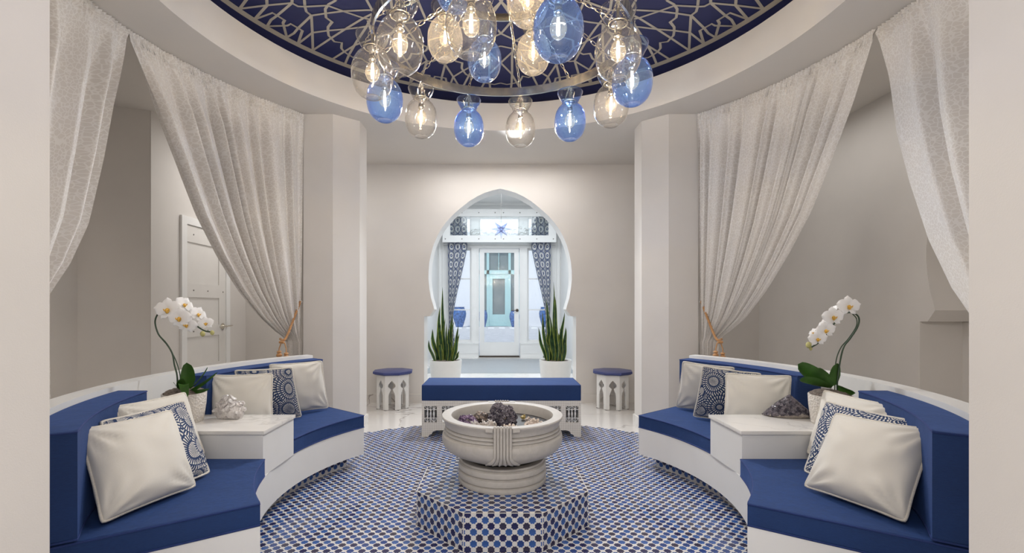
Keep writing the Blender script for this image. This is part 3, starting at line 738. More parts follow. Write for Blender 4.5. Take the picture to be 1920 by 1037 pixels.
# ================================================================ THROW PILLOWS
def pillow(BL, BR, TL, TR, label, m, mp, thick=.075, group=None, seed=0):
    BL, BR, TL, TR = [Vector(p) for p in (BL, BR, TL, TR)]
    c = (BL + BR + TL + TR) / 4; U = (BR - BL + TR - TL) / 4; V = (TL - BL + TR - BR) / 4; Nn = U.cross(V).normalized()
    if Nn.y > 0 and abs(Nn.y) > .2: pass
    n = 28; bm = B(); uvl = bm.loops.layers.uv.new('UVMap')
    def corner(u, v):
        a, b_ = (u + 1) / 2, (v + 1) / 2
        return BL.lerp(BR, a).lerp(TL.lerp(TR, a), b_)
    def pos(u, v, s):
        uu = u * (1 - .05 * (1 - abs(v) ** 3) * abs(u) ** 2 - .035 * abs(v) ** 12 * abs(u) ** 3); vv = v * (1 - .05 * (1 - abs(u) ** 3) * abs(v) ** 2 - .035 * abs(u) ** 12 * abs(v) ** 3)
        q = max(0, 1 - abs(u) ** 2.6) * max(0, 1 - abs(v) ** 2.6)
        th = thick * q ** .55
        w_ = noise.noise(Vector((u * 2.3 + seed, v * 2.3, s * 3))) * .008 * q ** .3
        # creases running in from the corners
        for cu, cv in ((-1, -1), (1, -1), (-1, 1), (1, 1)):
            d = math.hypot(u - cu, v - cv)
            if d < .9:
                a = math.atan2(v - cv, u - cu); w_ += .006 * math.sin(a * 12 + seed * 3 + cu) * math.sin(min(1, d / .9) * PI) * (1 if q > 0 else 0)
        return corner(uu, vv) + Nn * (s * (th + w_ * (1 if th > 0 else 0)))
    def g(k):
        x = -1 + 2 * k / n; return math.sin(x * PI / 2) * .55 + x * .45
    grid = {}
    for s in (1, -1):
        for i in range(n + 1):
            for j in range(n + 1):
                e = i in (0, n) or j in (0, n)
                if s == -1 and e: grid[(s, i, j)] = grid[(1, i, j)]; continue
                grid[(s, i, j)] = bm.verts.new(pos(g(i), g(j), s))
    for s in (1, -1):
        for i in range(n):
            for j in range(n):
                q = [(i, j), (i + 1, j), (i + 1, j + 1), (i, j + 1)]
                if s == -1: q = q[::-1]
                f = bm.faces.new([grid[(s, *k)] for k in q])
                for lp, k in zip(f.loops, q): lp[uvl].uv = (k[0] / n + seed * .37, k[1] / n + s * .21)
    e = thing('throw_pillow', label, 'pillow', c, 0, group)
    rim = [pos(g(i), -1, 1) for i in range(n)] + [pos(1, g(j), 1) for j in range(n)] + [pos(g(n - i), 1, 1) for i in range(n)] + [pos(-1, g(n - j), 1) for j in range(n)]
    bmesh.ops.translate(bm, verts=bm.verts, vec=-c)
    obj('cover', bm, m, e, 80)
    bm = B(); tube(bm, [p - c for p in rim], .0056, 6, closed=True); obj('piping', bm, mp, e, 80)
    return e
def q4(BR, TR, TL): return BR, TR, TL, TL + (BR - TR)
V3 = Vector
pw, pp = M['pillow'], M['pillowpipe']
IV = 'ivory velvet pillows on the banquettes'
# left, near seat
pillow(W(190, 983, .385), W(368, 912, .385), W(143, 806, .70), W(321, 768, .70), 'ivory pillow in front on the near seat of the left banquette', pw, pp, .078, IV, 1)
TR, BR, TL = W(345, 750, .70), W(394, 886, .385), W(186, 790, .70)
pillow(TL + (BR - TR), BR, TL, TR, 'blue printed pillow between ivory pillows on the left near seat', M['print'], pp, .055, 'blue printed pillows', 2)
TR, BR, TL = W(347, 735, .72), W(384, 850, .41), W(213, 762, .72)
pillow(TL + (BR - TR), BR, TL, TR, 'ivory pillow leaning on the left table block behind the printed pillow', pw, pp, .05, IV, 3)
# left, far seat
pillow(V3((-1.79, .215, .39)), V3((-1.43, .275, .39)), V3((-1.80, .235, .738)), V3((-1.45, .31, .738)), 'ivory pillow right behind the quartz on the left marble table', pw, pp, .045, IV, 4)
BR, TR, TL = W(566, 782, .385), W(548, 688, .752), W(439, 694, .752)
pillow(TL + (BR - TR), BR, TL, TR, 'blue printed pillow on the far seat of the left banquette', M['print'], pp, .04, 'blue printed pillows', 5)
BR, TR, TL = W(616, 765, .385), W(604, 676, .758), W(504, 683, .758)
pillow(TL + (BR - TR), BR, TL, TR, 'ivory pillow at the far end of the left banquette', pw, pp, .045, IV, 6)
# right, far seat
BL, TL, TR = W(1267, 763, .385), W(1280, 677, .76), W(1378, 689, .735)
pillow(BL, TR + (BL - TL), TL, TR, 'ivory pillow at the far end of the right banquette', pw, pp, .045, IV, 7)
BL, TL, TR = W(1299, 781, .385), W(1317, 685, .763), W(1428, 700, .724)
pillow(BL, TR + (BL - TL), TL, TR, 'blue printed pillow on the far seat of the right banquette', M['print'], pp, .032, 'blue printed pillows', 8)
pillow(V3((1.40, .31, .39)), V3((1.76, .195, .39)), V3((1.43, .335, .738)), V3((1.77, .205, .738)), 'ivory pillow right behind the dark amethyst on the right marble table', pw, pp, .045, IV, 9)
# right, near seat
pillow(W(1507, 912, .385), W(1699, 981, .385), W(1566, 774, .70), W(1757, 806, .70), 'ivory pillow in front on the near seat of the right banquette', pw, pp, .078, IV, 10)
BL, TL, TR = W(1507, 884, .385), W(1548, 751, .70), W(1714, 789, .70)
pillow(BL, TR + (BL - TL), TL, TR, 'blue printed pillow between ivory pillows on the right near seat', M['print'], pp, .055, 'blue printed pillows', 11)
BL, TL, TR = W(1513, 850, .41), W(1545, 731, .72), W(1683, 761, .72)
pillow(BL, TR + (BL - TL), TL, TR, 'ivory pillow leaning on the right table block behind the printed pillow', pw, pp, .05, IV, 12)
# ================================================================ FOUNTAIN
pl = thing('octagonal_plinth', 'low octagonal plinth covered in blue star mosaic under the stone bowl', 'plinth', (0, 0, 0))
bm = B(); prism(bm, OCT, .003, .185); obj('plinth_body', bm, M['grout'], pl, 20)
# edge joints
bm = B()
for k in range(8):
    x, y = OCT[k]; tube(bm, [(x, y, .003), (x, y, .186)], .0016, 6)
tube(bm, [(x, y, .1855) for x, y in OCT], .0016, 6, closed=True)
obj('edge_joint', bm, M['pillowpipe'], pl)
side_objs = []
V_, F_, T_ = [], [], []
for k in range(8):
    a = k * PI / 4; nrm = Vector((math.cos(a), math.sin(a), 0)); rt = Vector((-math.sin(a), math.cos(a), 0)); c = nrm * .451
    vis = nrm.y < -.3
    for j in range(8):
        zz = .185 - .006 - (j) * P_ / 2
        for i in range(-4, 5):
            u = (i + (.0 if j % 2 == 0 else .5)) * P_
            if abs(u) > .2 or zz < -.008: continue
            p = c + rt * u; p.z = zz
            whole = abs(u) < .167 and .023 < zz < .165
            Mx = Matrix(((-rt.x, 0, nrm.x, p.x), (-rt.y, 0, nrm.y, p.y), (0, 1, 0, p.z), (0, 0, 0, 1)))
            Mx = Matrix(((rt.x, 0, nrm.x, p.x), (rt.y, 0, nrm.y, p.y), (0, 1, 0, p.z), (0, 0, 0, 1)))
            kd = (1 if random.random() < .85 else 0) if j % 2 else (2 if random.random() < .6 else 3)
            if not whole:
                add_poly(V_, F_, T_, Mx, clip(STAR, [(1, 0, .184 - u), (-1, 0, .184 + u), (0, 1, .1835 - zz), (0, -1, zz - .005)]), kd)
            elif vis:
                o = bpy.data.objects.new('star_tile', star_me[kd]); C.objects.link(o); o.matrix_world = Mx; o.parent = pl
            else: add_star(V_, F_, T_, Mx, kd)
for j in range(-17, 18):
    y = j * P_ / 2
    for i in range(-10, 11):
        x = (i + (.5 if j % 2 else 0)) * P_
        if not in_oct(x, y, -.02):
            if in_oct(x, y, .018):
                pls = [(math.cos(k * PI / 4), math.sin(k * PI / 4), .448 - x * math.cos(k * PI / 4) - y * math.sin(k * PI / 4)) for k in range(8)]
                add_poly(V_, F_, T_, Matrix.Translation((x, y, .185)), clip(STAR, pls), star_kind(j))
            continue
        if math.hypot(x, y) < .21: continue
        kd = star_kind(j)
        if y < -.12 :
            o = bpy.data.objects.new('star_tile', star_me[kd]); C.objects.link(o); o.location = (x, y, .185); o.parent = pl
        else: add_star(V_, F_, T_, Matrix.Translation((x, y, .185)), kd)
stars_joined('star_tiles_beyond', V_, F_, T_, pl)
ft = thing('stone_bowl_fountain', 'round carved stone bowl on a drum, holding dark gravel and crystals', 'fountain', (0, 0, .186))
Z = lambda z: z - .186
prof = [(0, .186), (.244, .186), (.249, .195), (.247, .209), (.236, .213), (.237, .217), (.247, .222), (.250, .236), (.247, .252), (.235, .256), (.236, .261), (.246, .266), (.248, .280), (.244, .292), (.233, .297), (.240, .306), (.236, .314), (.20, .316)]
bm = B(); lathe(bm, [(r, Z(z)) for r, z in prof], 96); obj('drum', bm, M['stone'], ft, 40)
BP = [(0, .322), (.20, .324), (.235, .336), (.268, .350), (.295, .362), (.318, .378), (.331, .396), (.338, .418), (.339, .436), (.336, .450), (.325, .455), (.319, .461), (.327, .466), (.326, .474), (.315, .478), (.323, .483), (.322, .491), (.311, .496), (.320, .501), (.323, .512), (.327, .524), (.333, .534), (.339, .542), (.341, .549), (.338, .554), (.30, .5535), (.287, .552), (.283, .546), (.279, .51), (.272, .475), (.0, .470)]
bm = B(); lathe(bm, [(r, Z(z)) for r, z in BP], 128); obj('bowl', bm, M['stone'], ft, 40)
bm = B(); lathe(bm, [(0, Z(.4965)), (.2755, Z(.4965))], 64); obj('gravel', bm, M['black'], ft)['kind'] = 'stuff'
def br(z):   # bowl radius at height
    for (r0, z0), (r1, z1) in zip(BP[1:24], BP[2:25]):
        if z0 <= z <= z1: return lerp(r0, r1, (z - z0) / (z1 - z0 + 1e-9))
    return .338
for s in (-1, 1):
    bm = B()
    for k in range(6):
        u = (k - 2.5) * .0155
        pts = []; rs = []
        for i in range(14):
            z = lerp(.556, .405, i / 13); spread = 1.0
            r = max(br(z), .336) + .004
            pts.append((u * spread, s * math.sqrt(r * r - (u * spread) ** 2), Z(z))); rs.append(.0078)
        for i in range(1, 8):          # shell flare below
            q = i / 7; z = lerp(.405, .353, q); spread = 1 + 1.15 * q ** 1.6
            r = br(z) + .003
            pts.append((u * spread, s * math.sqrt(r * r - (u * spread) ** 2), Z(z))); rs.append(lerp(.0078, .0105, min(1, q * 2)) * (1 if q < .85 else .7))
        tube(bm, pts, rs, 8)
        tube(bm, [(u, s * .341, Z(.556)), (u, s * .322, Z(.557))], .0065, 8)
    o = obj('fluted_handle', bm, M['stone'], ft, 50)
    for q in (-1, 1):
        bm = B(); a = [(q * .05, s * .345, Z(.533)), (q * .085, s * .336, Z(.533)), (q * .085, s * .31, Z(.533)), (q * .05, s * .31, Z(.533))]
        prism(bm, [(p[0], p[1]) for p in a], Z(.535), Z(.5565)); obj('rim_block', bm, M['stone'], ft, 30)
# ---- crystals and rocks
def crystals(bm, pts, rmin, rmax, lmin, lmax, up=None, mi=1, n=6):
    for p, d in pts:
        d = (d + Vector((random.uniform(-.5, .5), random.uniform(-.5, .5), random.uniform(-.3, .5)))).normalized()
        L = random.uniform(lmin, lmax); r = random.uniform(rmin, rmax); u = d.orthogonal().normalized(); v = d.cross(u)
        a0 = random.random() * 6
        ring = lambda q, rr: [bm.verts.new(p + d * q + (u * math.cos(a0 + 2 * PI * k / n) + v * math.sin(a0 + 2 * PI * k / n)) * rr) for k in range(n)]
        A = ring(-r, r * .8); Bq = ring(L * .6, r); T = bm.verts.new(p + d * L)
        for k in range(n):
            k2 = (k + 1) % n
            bm.faces.new((A[k], A[k2], Bq[k2], Bq[k])).material_index = mi; bm.faces.new((Bq[k], Bq[k2], T)).material_index = mi
def rock(name, label, loc, dims, mats, seed, crust=0, cz=.2, amp=.25, cat='crystal', rmin=.003, rmax=.007, lmin=.006, lmax=.02, rz=0, group=None, shape=None, sub=3):
    random.seed(seed); bm = B(); bmesh.ops.create_icosphere(bm, subdivisions=sub, radius=1)
    for v in bm.verts:
        n_ = noise.noise(v.co * 1.6 + Vector((seed * 3.1, 0, 0))) + .5 * noise.noise(v.co * 4 + Vector((seed, 5, 0)))
        v.co *= 1 + amp * n_
        if v.co.z < -.55: v.co.z = -.55
        v.co = Vector((v.co.x * dims[0] / 2, v.co.y * dims[1] / 2, (v.co.z + .55) / 1.55 * dims[2]))
        if shape: v.co = shape(v.co, dims)
    bm.normal_update()
    pts = []
    vs = [f for f in bm.faces if f.normal.z > cz and f.calc_center_median().z > .06 * dims[2]]
    for f in random.choices(vs, [f.calc_area() for f in vs], k=crust):
        a_, b_ = sorted((random.random(), random.random())); q_ = f.verts
        pts.append((q_[0].co * a_ + q_[1].co * (b_ - a_) + q_[2].co * (1 - b_), f.normal.copy()))
    if crust > 200:
        for f in bm.faces:
            if f.normal.z > cz and f.calc_center_median().z > .22 * dims[2]: f.material_index = 1
    body = obj(name, bm, list(mats), None, None)
    tag(body, label, cat, group); body.location = loc; body.rotation_euler = (0, 0, rz)
    if pts:
        bm = B(); crystals(bm, pts, rmin, rmax, lmin, lmax, mi=0)
        obj('crystal_crust', bm, mats[1], body, None)['kind'] = 'stuff'
    return body
zg = .4968
rock('amethyst_geode', 'largest dark amethyst cluster standing in the middle of the stone bowl', (.0, -.055, zg - .004), (.15, .11, .125), (M['brownrock'], M['amdark']), 3, 1100, -.25, .32, rmin=.0035, rmax=.0065, lmin=.005, lmax=.013)
rock('amethyst_rock', 'purple speckled amethyst lump at the left in the stone bowl', W(876, 797, .50), (.11, .07, .052), (M['rock'], M['ampurple']), 4, 260, -.2, .3, rmin=.002, rmax=.004, lmin=.003, lmax=.007, rz=-.3)
rock('pyrite_rock', 'knobbly brown and cream rock left of the tall geode', W(901, 787, .50), (.075, .06, .048), (M['brownrock'], M['brownrock']), 5, 90, 0, .3, 'rock' if False else .25, 'rock') if False else rock('knobbly_rock', 'knobbly brown and cream rock left of the tall geode', W(901, 788, .50), (.08, .06, .045), (M['brownrock'], M['brownrock']), 5, 120, -.2, .3, cat='rock', rmin=.004, rmax=.007, lmin=.003, lmax=.007)
rock('grey_rock', 'pale grey rock with a white tip, front left in the stone bowl', W(892, 806, .50), (.07, .05, .035), (M['rock'], M['quartz']), 6, 20, .3, .3, cat='rock', rmin=.003, rmax=.006)
rock('grey_rock', 'greenish grey rock beside the foot of the tall geode', W(916, 806, .50), (.09, .05, .042), (M['rock'], M['quartz']), 7, 12, .5, .35, cat='rock')
rock('beige_rock', 'flat beige rock at the front edge of the stone bowl', W(955, 812, .50), (.085, .05, .034), (M['pinkrock'], M['pinkrock']), 8, 14, .3, .45, cat='rock', rmin=.005, rmax=.01)
rock('beige_rock', 'large beige rock at the right in the stone bowl', W(999, 803, .50), (.09, .06, .04), (M['pinkrock'], M['pinkrock']), 9, 18, .2, .35, cat='rock', rmin=.005, rmax=.01)
rock('ochre_rock', 'small yellowish rock right of the tall geode', W(981, 786, .50), (.026, .02, .024), (M['ochre'], M['ochre']), 10, 8, 0, .3, cat='rock', sub=2, lmax=.008)
rock('beige_rock', 'small white and tan rock behind the large beige one', W(990, 791, .50), (.034, .03, .024), (M['quartz'], M['pinkrock']), 11, 10, .1, .3, cat='rock', sub=2, lmax=.01)
rock('quartz_cluster', 'milky white quartz cluster on the left marble table', W(431, 784, .517), (.165, .10, .115), (M['quartz'], M['quartz']), 12, 46, .1, .36, rmin=.009, rmax=.019, lmin=.006, lmax=.022, sub=2)
def wedge(co, d):
    x = co.x / (d[0] / 2); k = max(.12, 1 - abs(x + .0) * .85) if x > -.0 else max(.12, 1 - abs(x) * .8)
    return Vector((co.x, co.y, co.z * (k * 1.05)))
rock('amethyst_wedge', 'dark amethyst wedge with pale underside on the right marble table', W(1480, 781, .517), (.27, .12, .12), (M['rock'], M['amdark']), 13, 3000, -.15, .12, rmin=.003, rmax=.005, lmin=.003, lmax=.007, rz=-.22, shape=wedge)
# ================================================================ BENCH
bn = thing('upholstered_bench', 'white carved bench with a thick blue cushion behind the fountain', 'bench', (.005, 1.51, 0))
bm = B(); box(bm, -.712, .712, 0, .45, .326, .466); bmesh.ops.bevel(bm, geom=bm.edges[:], offset=.016, segments=3, profile=.6, affect='EDGES')
cu = obj('cushion', bm, M['blue'], bn, 50); cu['label'] = 'thick blue bench cushion'
bm = B()
for z in (.461, .331): tube(bm, [(-.708, .004, z), (.708, .004, z), (.708, .446, z), (-.708, .446, z)], .004, 6, closed=True)
obj('piping', bm, M['bluepipe'], cu)
bm = B(); box(bm, -.71, .71, .003, .447, .30, .3255); obj('top_rail', bm, M['carved'], bn, 20)
nwin = 9; pit = 1.42 / nwin; ww = .112
for y0, y1, nm in ((.005, .027, 'front_panel'), (.423, .445, 'rear_panel')):
    bm = B()
    box(bm, -.71, .71, y0, y1, .276, .30)
    if nm == 'rear_panel': box(bm, -.71, .71, y0, y1, .13, .276)
    for k in range(nwin + 1) if nm == 'front_panel' else ():
        xc = -.71 + k * pit; x0 = max(-.71, xc - (pit - ww) / 2); x1 = min(.71, xc + (pit - ww) / 2)
        box(bm, x0, x1, y0, y1, .13, .276)
    # skirt with scalloped underside and corner feet
    pts = [(-.71, .13), (-.71, 0), (-.655, 0), (-.640, .022), (-.622, .026), (-.612, .048), (-.59, .058), (-.57, .062), (-.08, .062), (-.04, .078), (0, .085), (.04, .078), (.08, .062), (.57, .062), (.59, .058), (.612, .048), (.622, .026), (.640, .022), (.655, 0), (.71, 0), (.71, .13)]
    lo = [bm.verts.new((x, y0, z)) for x, z in pts]; hi = [bm.verts.new((x, y1, z)) for x, z in pts]
    bm.faces.new(lo[::-1]); bm.faces.new(hi)
    for i in range(len(pts)): bm.faces.new((lo[i], lo[(i + 1) % len(pts)], hi[(i + 1) % len(pts)], hi[i]))
    bmesh.ops.recalc_face_normals(bm, faces=bm.faces)
    obj(nm, bm, M['carved'], bn, 20)
for s in (-1, 1):
    bm = B(); x0, x1 = sorted((s * .69, s * .7101)); box(bm, x0, x1, .028, .422, .062, .30); obj('side_panel', bm, M['carved'], bn, 20)
for k in range(nwin):
    xc = -.71 + (k + .5) * pit; x0, x1 = xc - ww / 2, xc + ww / 2; bm = B()
    for z in (.243, .166): box(bm, x0, x1, .010, .020, z, z + .005)
    for j in (1, 2, 3): xx = x0 + ww * j / 4; box(bm, xx - .0025, xx + .0025, .010, .020, .248, .276); box(bm, xx - .0025, xx + .0025, .010, .020, .13, .166)
    for j in range(4):
        xa, xb = x0 + ww * j / 4, x0 + ww * (j + 1) / 4
        for za, zb in ((.248, .276), (.13, .166)):
            tube(bm, [(xa, .015, za), (xb, .015, zb)] if j % 2 else [(xa, .015, zb), (xb, .015, za)], .0028, 4)
    for j in (1, 2, 3):
        xx = x0 + ww * j / 4
        lathe(bm, [(.003, 0), (.008, .006), (.004, .012), (.009, .03), (.009, .04), (.004, .058), (.008, .066), (.003, .072)], 8, c=(xx, .015, .171))
    obj('lattice', bm, M['white'], bn)
# ================================================================ STOOLS
def stool(label, x, y, rz):
    t = thing('octagonal_stool', label, 'stool', (x, y, 0), rz, 'low octagonal stools by the arch')
    ap = .178; R = ap / math.cos(PI / 8); hw = ap * math.tan(PI / 8)
    bm = B(); R2 = .218 / math.cos(PI / 8) 
    prism(bm, [(R2 * .93 * math.cos(PI / 8 + k * PI / 4), R2 * .93 * math.sin(PI / 8 + k * PI / 4)) for k in range(8)], .396, .404)
    prism(bm, [(R2 * math.cos(PI / 8 + k * PI / 4), R2 * math.sin(PI / 8 + k * PI / 4)) for k in range(8)], .404, .430, bev=.003)
    obj('top', bm, M['bluetop'], t, 20)['label'] = 'dark blue octagonal top'
    half = [(.036, .006), (.036, .165), (.030, .178), (.030, .195), (.020, .21), (.012, .235), (.012, .243), (.026, .252), (.040, .268), (.040, .285), (.030, .302), (.012, .322), (0, .338)]
    for k in range(8):
        a = k * PI / 4; bm = B()
        for s in (-1, 1):
            pts = [(s * hw, .006), (s * .036, .006)] + [(s * u, z) for u, z in half[1:]] + [(0, .396), (s * hw, .396)]
            for yy in (0, -.014):
                vs = [bm.verts.new((u, ap + yy, z)) for u, z in pts]; bm.faces.new(vs)
            for (u0, z0), (u1, z1) in zip(pts, pts[1:] + pts[:1]):
                if abs(u0) < 1e-6 and abs(u1) < 1e-6: continue
                bm.faces.new([bm.verts.new(q) for q in ((u0, ap, z0), (u1, ap, z1), (u1, ap - .014, z1), (u0, ap - .014, z0))])
        bmesh.ops.remove_doubles(bm, verts=bm.verts, dist=1e-5); bmesh.ops.recalc_face_normals(bm, faces=bm.faces)
        bmesh.ops.rotate(bm, verts=bm.verts, matrix=Matrix.Rotation(a, 3, 'Z'))
        obj('side_panel', bm, M['white'], t, 20)
    for k in range(8):
        a = PI / 8 + k * PI / 4; bm = B(); lathe(bm, [(0, 0), (.014, 0), (.014, .006), (0, .006)], 10, c=(R * .95 * math.cos(a), R * .95 * math.sin(a), 0)); obj('foot', bm, M['bronze'], t)
stool('white octagonal stool with blue top, left of the arch', -1.243, 2.77, math.radians(8))
stool('white octagonal stool with blue top, right of the arch', 1.30, 2.77, math.radians(-12))
# ================================================================ ROTUNDA CURTAINS
def curtain_point(th, R, z): return Vector((R * math.cos(th), R * math.sin(th), z))
def solve_edge(pts, R=2.345):
    out = []
    for px, py in pts:
        k = (px - VX) / FPX            # X = k D - .0215 ; Y = CY + D
        a = k * k + 1; b_ = 2 * (k * -.0215 + CY); c_ = .0215 ** 2 + CY * CY - R * R
        dd = b_ * b_ - 4 * a * c_
        out.append((px, py, (-b_ + math.sqrt(max(dd, 0))) / (2 * a), (-b_ - math.sqrt(max(dd, 0))) / (2 * a)))
    return out
def edge_fn(pts, sx, near=False):
    """free edge of a swept panel, as angle (mirrored to the left side) for a height"""
    E = []
    for px, py, D1, D2 in solve_edge(pts):
        D = D1; X = (px - VX) / FPX * D - .0215; Y = CY + D; z = CH - (py - VY) / FPX * D
        E.append((z, math.atan2(Y, -abs(X)) % (2 * PI)))
    E.sort()
    def f(z):
        if z <= E[0][0]: return E[0][1]
        for (z0, a0), (z1, a1) in zip(E, E[1:]):
            if z <= z1:
                return lerp(a0, a1, (z - z0) / (z1 - z0))
        return E[-1][1]
    return f, E
def swept_curtain(label, sx, edge_pts, th_in, zt, n_folds, seed, near=False):
    f, E = edge_fn(edge_pts, sx)
    th_top = E[-1][1]; th_tie = E[0][1]
    t = thing('curtain', label, 'curtain', (0, 0, 0), 0, 'gathered lace linen curtains round the rotunda')
    nu, nv = 420, 84; ZT = 2.895
    zb = .03
    bm = B(); uvl = bm.loops.layers.uv.new('UVMap')
    random.seed(seed)
    ph = [random.uniform(0, 6.28) for _ in range(6)]
    grid = []
    tie_w = .035 if not near else .05         # half bundle in radians at the tie
    for j in range(nv + 1):
        q = j / nv
        # heights: denser near the head
        z = lerp(ZT, zb, q)
        if z >= zt: s_ = (ZT - z) / (ZT - zt)
        else: s_ = 1
        row = []
        for i in range(nu + 1):
            u = i / nu                     # 0 = fixed side by the pier, 1 = free leading edge
            wob = u + (.012 * math.sin(u * 23 + ph[0]) + .008 * math.sin(u * 51 + ph[1])) * 4 * u * (1 - u)
            wob = min(1, max(0, wob))
            if z >= zt:
                # fraction of the leading edge's travel still left at this height
                fe = (f(z) - th_tie) / (th_top - th_tie)
                # inner strands fall straighter: their share comes in later
                hang = 1 - s_ ** 2.2
                frac = fe * u + (1 - u) * (fe * .6 + hang * .4)
                top = lerp(th_in, th_top, wob); tie = lerp(th_in, th_tie, .15 + .85 * wob)
                th = lerp(tie, top, frac)
            else:
                d = (zt - z) / (zt - zb)
                lo = lerp(th_in, th_tie, .2 + .8 * wob)
                th = lerp(lerp(th_in, th_tie, .15 + .85 * wob), lo, min(1, d * 3))
            w2 = wob + .030 * math.sin(wob * 9 + ph[3]) + .014 * math.sin(wob * 29 + ph[4])
            dens = math.sin(2 * PI * n_folds * w2 + ph[2])
            dens = (dens + .35 * math.sin(2 * PI * n_folds * 2 * w2 + ph[5])) / 1.2
            sharp = max(-1, min(1, dens))
            depth = .006 + .054 * min(1, (ZT - z) / .35)
            if z >= zt: depth *= lerp(1, .42, s_ ** 3)
            else: depth *= .42 + .3 * min(1, (zt - z) * 3)
            depth *= .65 + .5 * noise.noise(Vector((u * 6, z * .4, seed)))+.15
            R = 2.4 - .055 + sharp * depth + .012 * noise.noise(Vector((u * 12, z * .8, seed)))
            # head ruffle
            if z > ZT - .10:
                k = (z - (ZT - .10)) / .10
                R += .011 * math.sin(u * 2 * PI * 75 + 2 * math.sin(z * 70)) * min(1, k * 3) 
            # pull in towards the tie
            if z >= zt: R += .03 * s_ ** 4 * (1 - 0)
            row.append(bm.verts.new((sx * R * math.cos(th), R * math.sin(th), z)))
        grid.append(row)
    wl_ = abs(th_top - th_in) * 2.4 * 1.5
    for j in range(nv):
        for i in range(nu):
            fce = bm.faces.new((grid[j][i], grid[j][i + 1], grid[j + 1][i + 1], grid[j + 1][i]))
            for lp, (a, b_) in zip(fce.loops, ((j, i), (j, i + 1), (j + 1, i + 1), (j + 1, i))): lp[uvl].uv = (b_ / nu * wl_, a / nv * 2.87)
    obj('drape', bm, M['curtain'], t, 80)
    return t, th_tie
LF = [(240, 64), (290, 190), (330, 295), (370, 400), (410, 480), (450, 545), (490, 595), (520, 622), (538, 634)]
RF = [(1641, 62), (1600, 190), (1562, 290), (1520, 395), (1475, 480), (1435, 545), (1395, 597), (1365, 622), (1348, 634)]
swept_curtain('far left gathered curtain, tied back to the left pier', 1, LF, math.radians(138.8), .87, 10, 1)
swept_curtain('far right gathered curtain, tied back to the right pier', -1, RF, math.radians(138.8), .87, 11, 2)
LNr = [(239, 64), (231, 105), (207, 202), (190, 292), (162, 420), (130, 495), (92, 556)]
RNr = [(1643, 62), (1660, 140), (1676, 250), (1700, 340), (1735, 450), (1775, 540), (1828, 625)]
swept_curtain('near left gathered curtain beside the front wall', 1, LNr, math.radians(222), .87, 10, 3, True)
swept_curtain('near right gathered curtain beside the front wall', -1, RNr, math.radians(222), .87, 9, 4, True)
# tie-back cords with tassels
def tieback(label, hook, tie, sx):
    t = thing('tassel_tieback', label, 'tieback', tie, 0, 'gold cord tiebacks')
    o_ = Vector(tie)
    P0 = Vector(hook) - o_
    path = smooth_path([P0, P0.lerp(Vector((0, 0, 0)), .35) + Vector((0, -.012, -.02)), P0.lerp(Vector((0, 0, 0)), .75) + Vector((0, -.03, -.045)), Vector((0, -.03, -.01)), Vector((sx * -.04, -.01, .0))], 14)
    bm = B()
    for k in range(3):
        pts = []
        for i, p in enumerate(path):
            a = i * .9 + k * 2.09; pts.append(p + Vector((math.cos(a) * .0055, 0, math.sin(a) * .0055)))
        tube(bm, pts, .0066, 6)
    obj('cord', bm, M['gold'], t, 60)
    bm = B(); lathe(bm, [(0, .022), (.012, .02), (.014, 0), (.011, -.02), (0, -.022)], 12); bmesh.ops.rotate(bm, verts=bm.verts, matrix=Matrix.Rotation(PI / 2, 3, 'Y')); bmesh.ops.translate(bm, verts=bm.verts, vec=(sx * -.01, -.045, -.025)); obj('knot', bm, M['gold'], t, 60)
    for dx, dz in ((-.030, .015), (.030, .0)):
        bm = B(); x = dx
        tube(bm, [(x * .5, -.045, -.03), (x, -.05, -.08), (x, -.05, -.12 + dz)], .005, 6)
        lathe(bm, [(0, 0), (.016, -.004), (.021, -.014), (.013, -.024), (.023, -.034), (.025, -.046), (.017, -.054), (.024, -.060), (.029, -.09), (.030, -.125), (0, -.125)], 14, c=(x, -.05, -.11 + dz))
        obj('tassel', bm, M['gold'], t, 60)
    bm = B(); lathe(bm, [(0, 0), (.012, 0), (.012, .01), (.006, .014), (.006, .03), (0, .03)], 10); bmesh.ops.rotate(bm, verts=bm.verts, matrix=Matrix.Rotation(-PI / 2, 3, 'X'))
    bmesh.ops.translate(bm, verts=bm.verts, vec=P0 + Vector((0, .0, 0))); obj('hook', bm, M['white'], t)
    return t
tieback('gold cord tieback with two tassels on the left curtain', (-1.80, 1.545, 1.21), (-1.862, 1.385, .885), 1)
tieback('gold cord tieback with two tassels on the right curtain', (1.80, 1.545, 1.21), (1.862, 1.385, .885), -1)
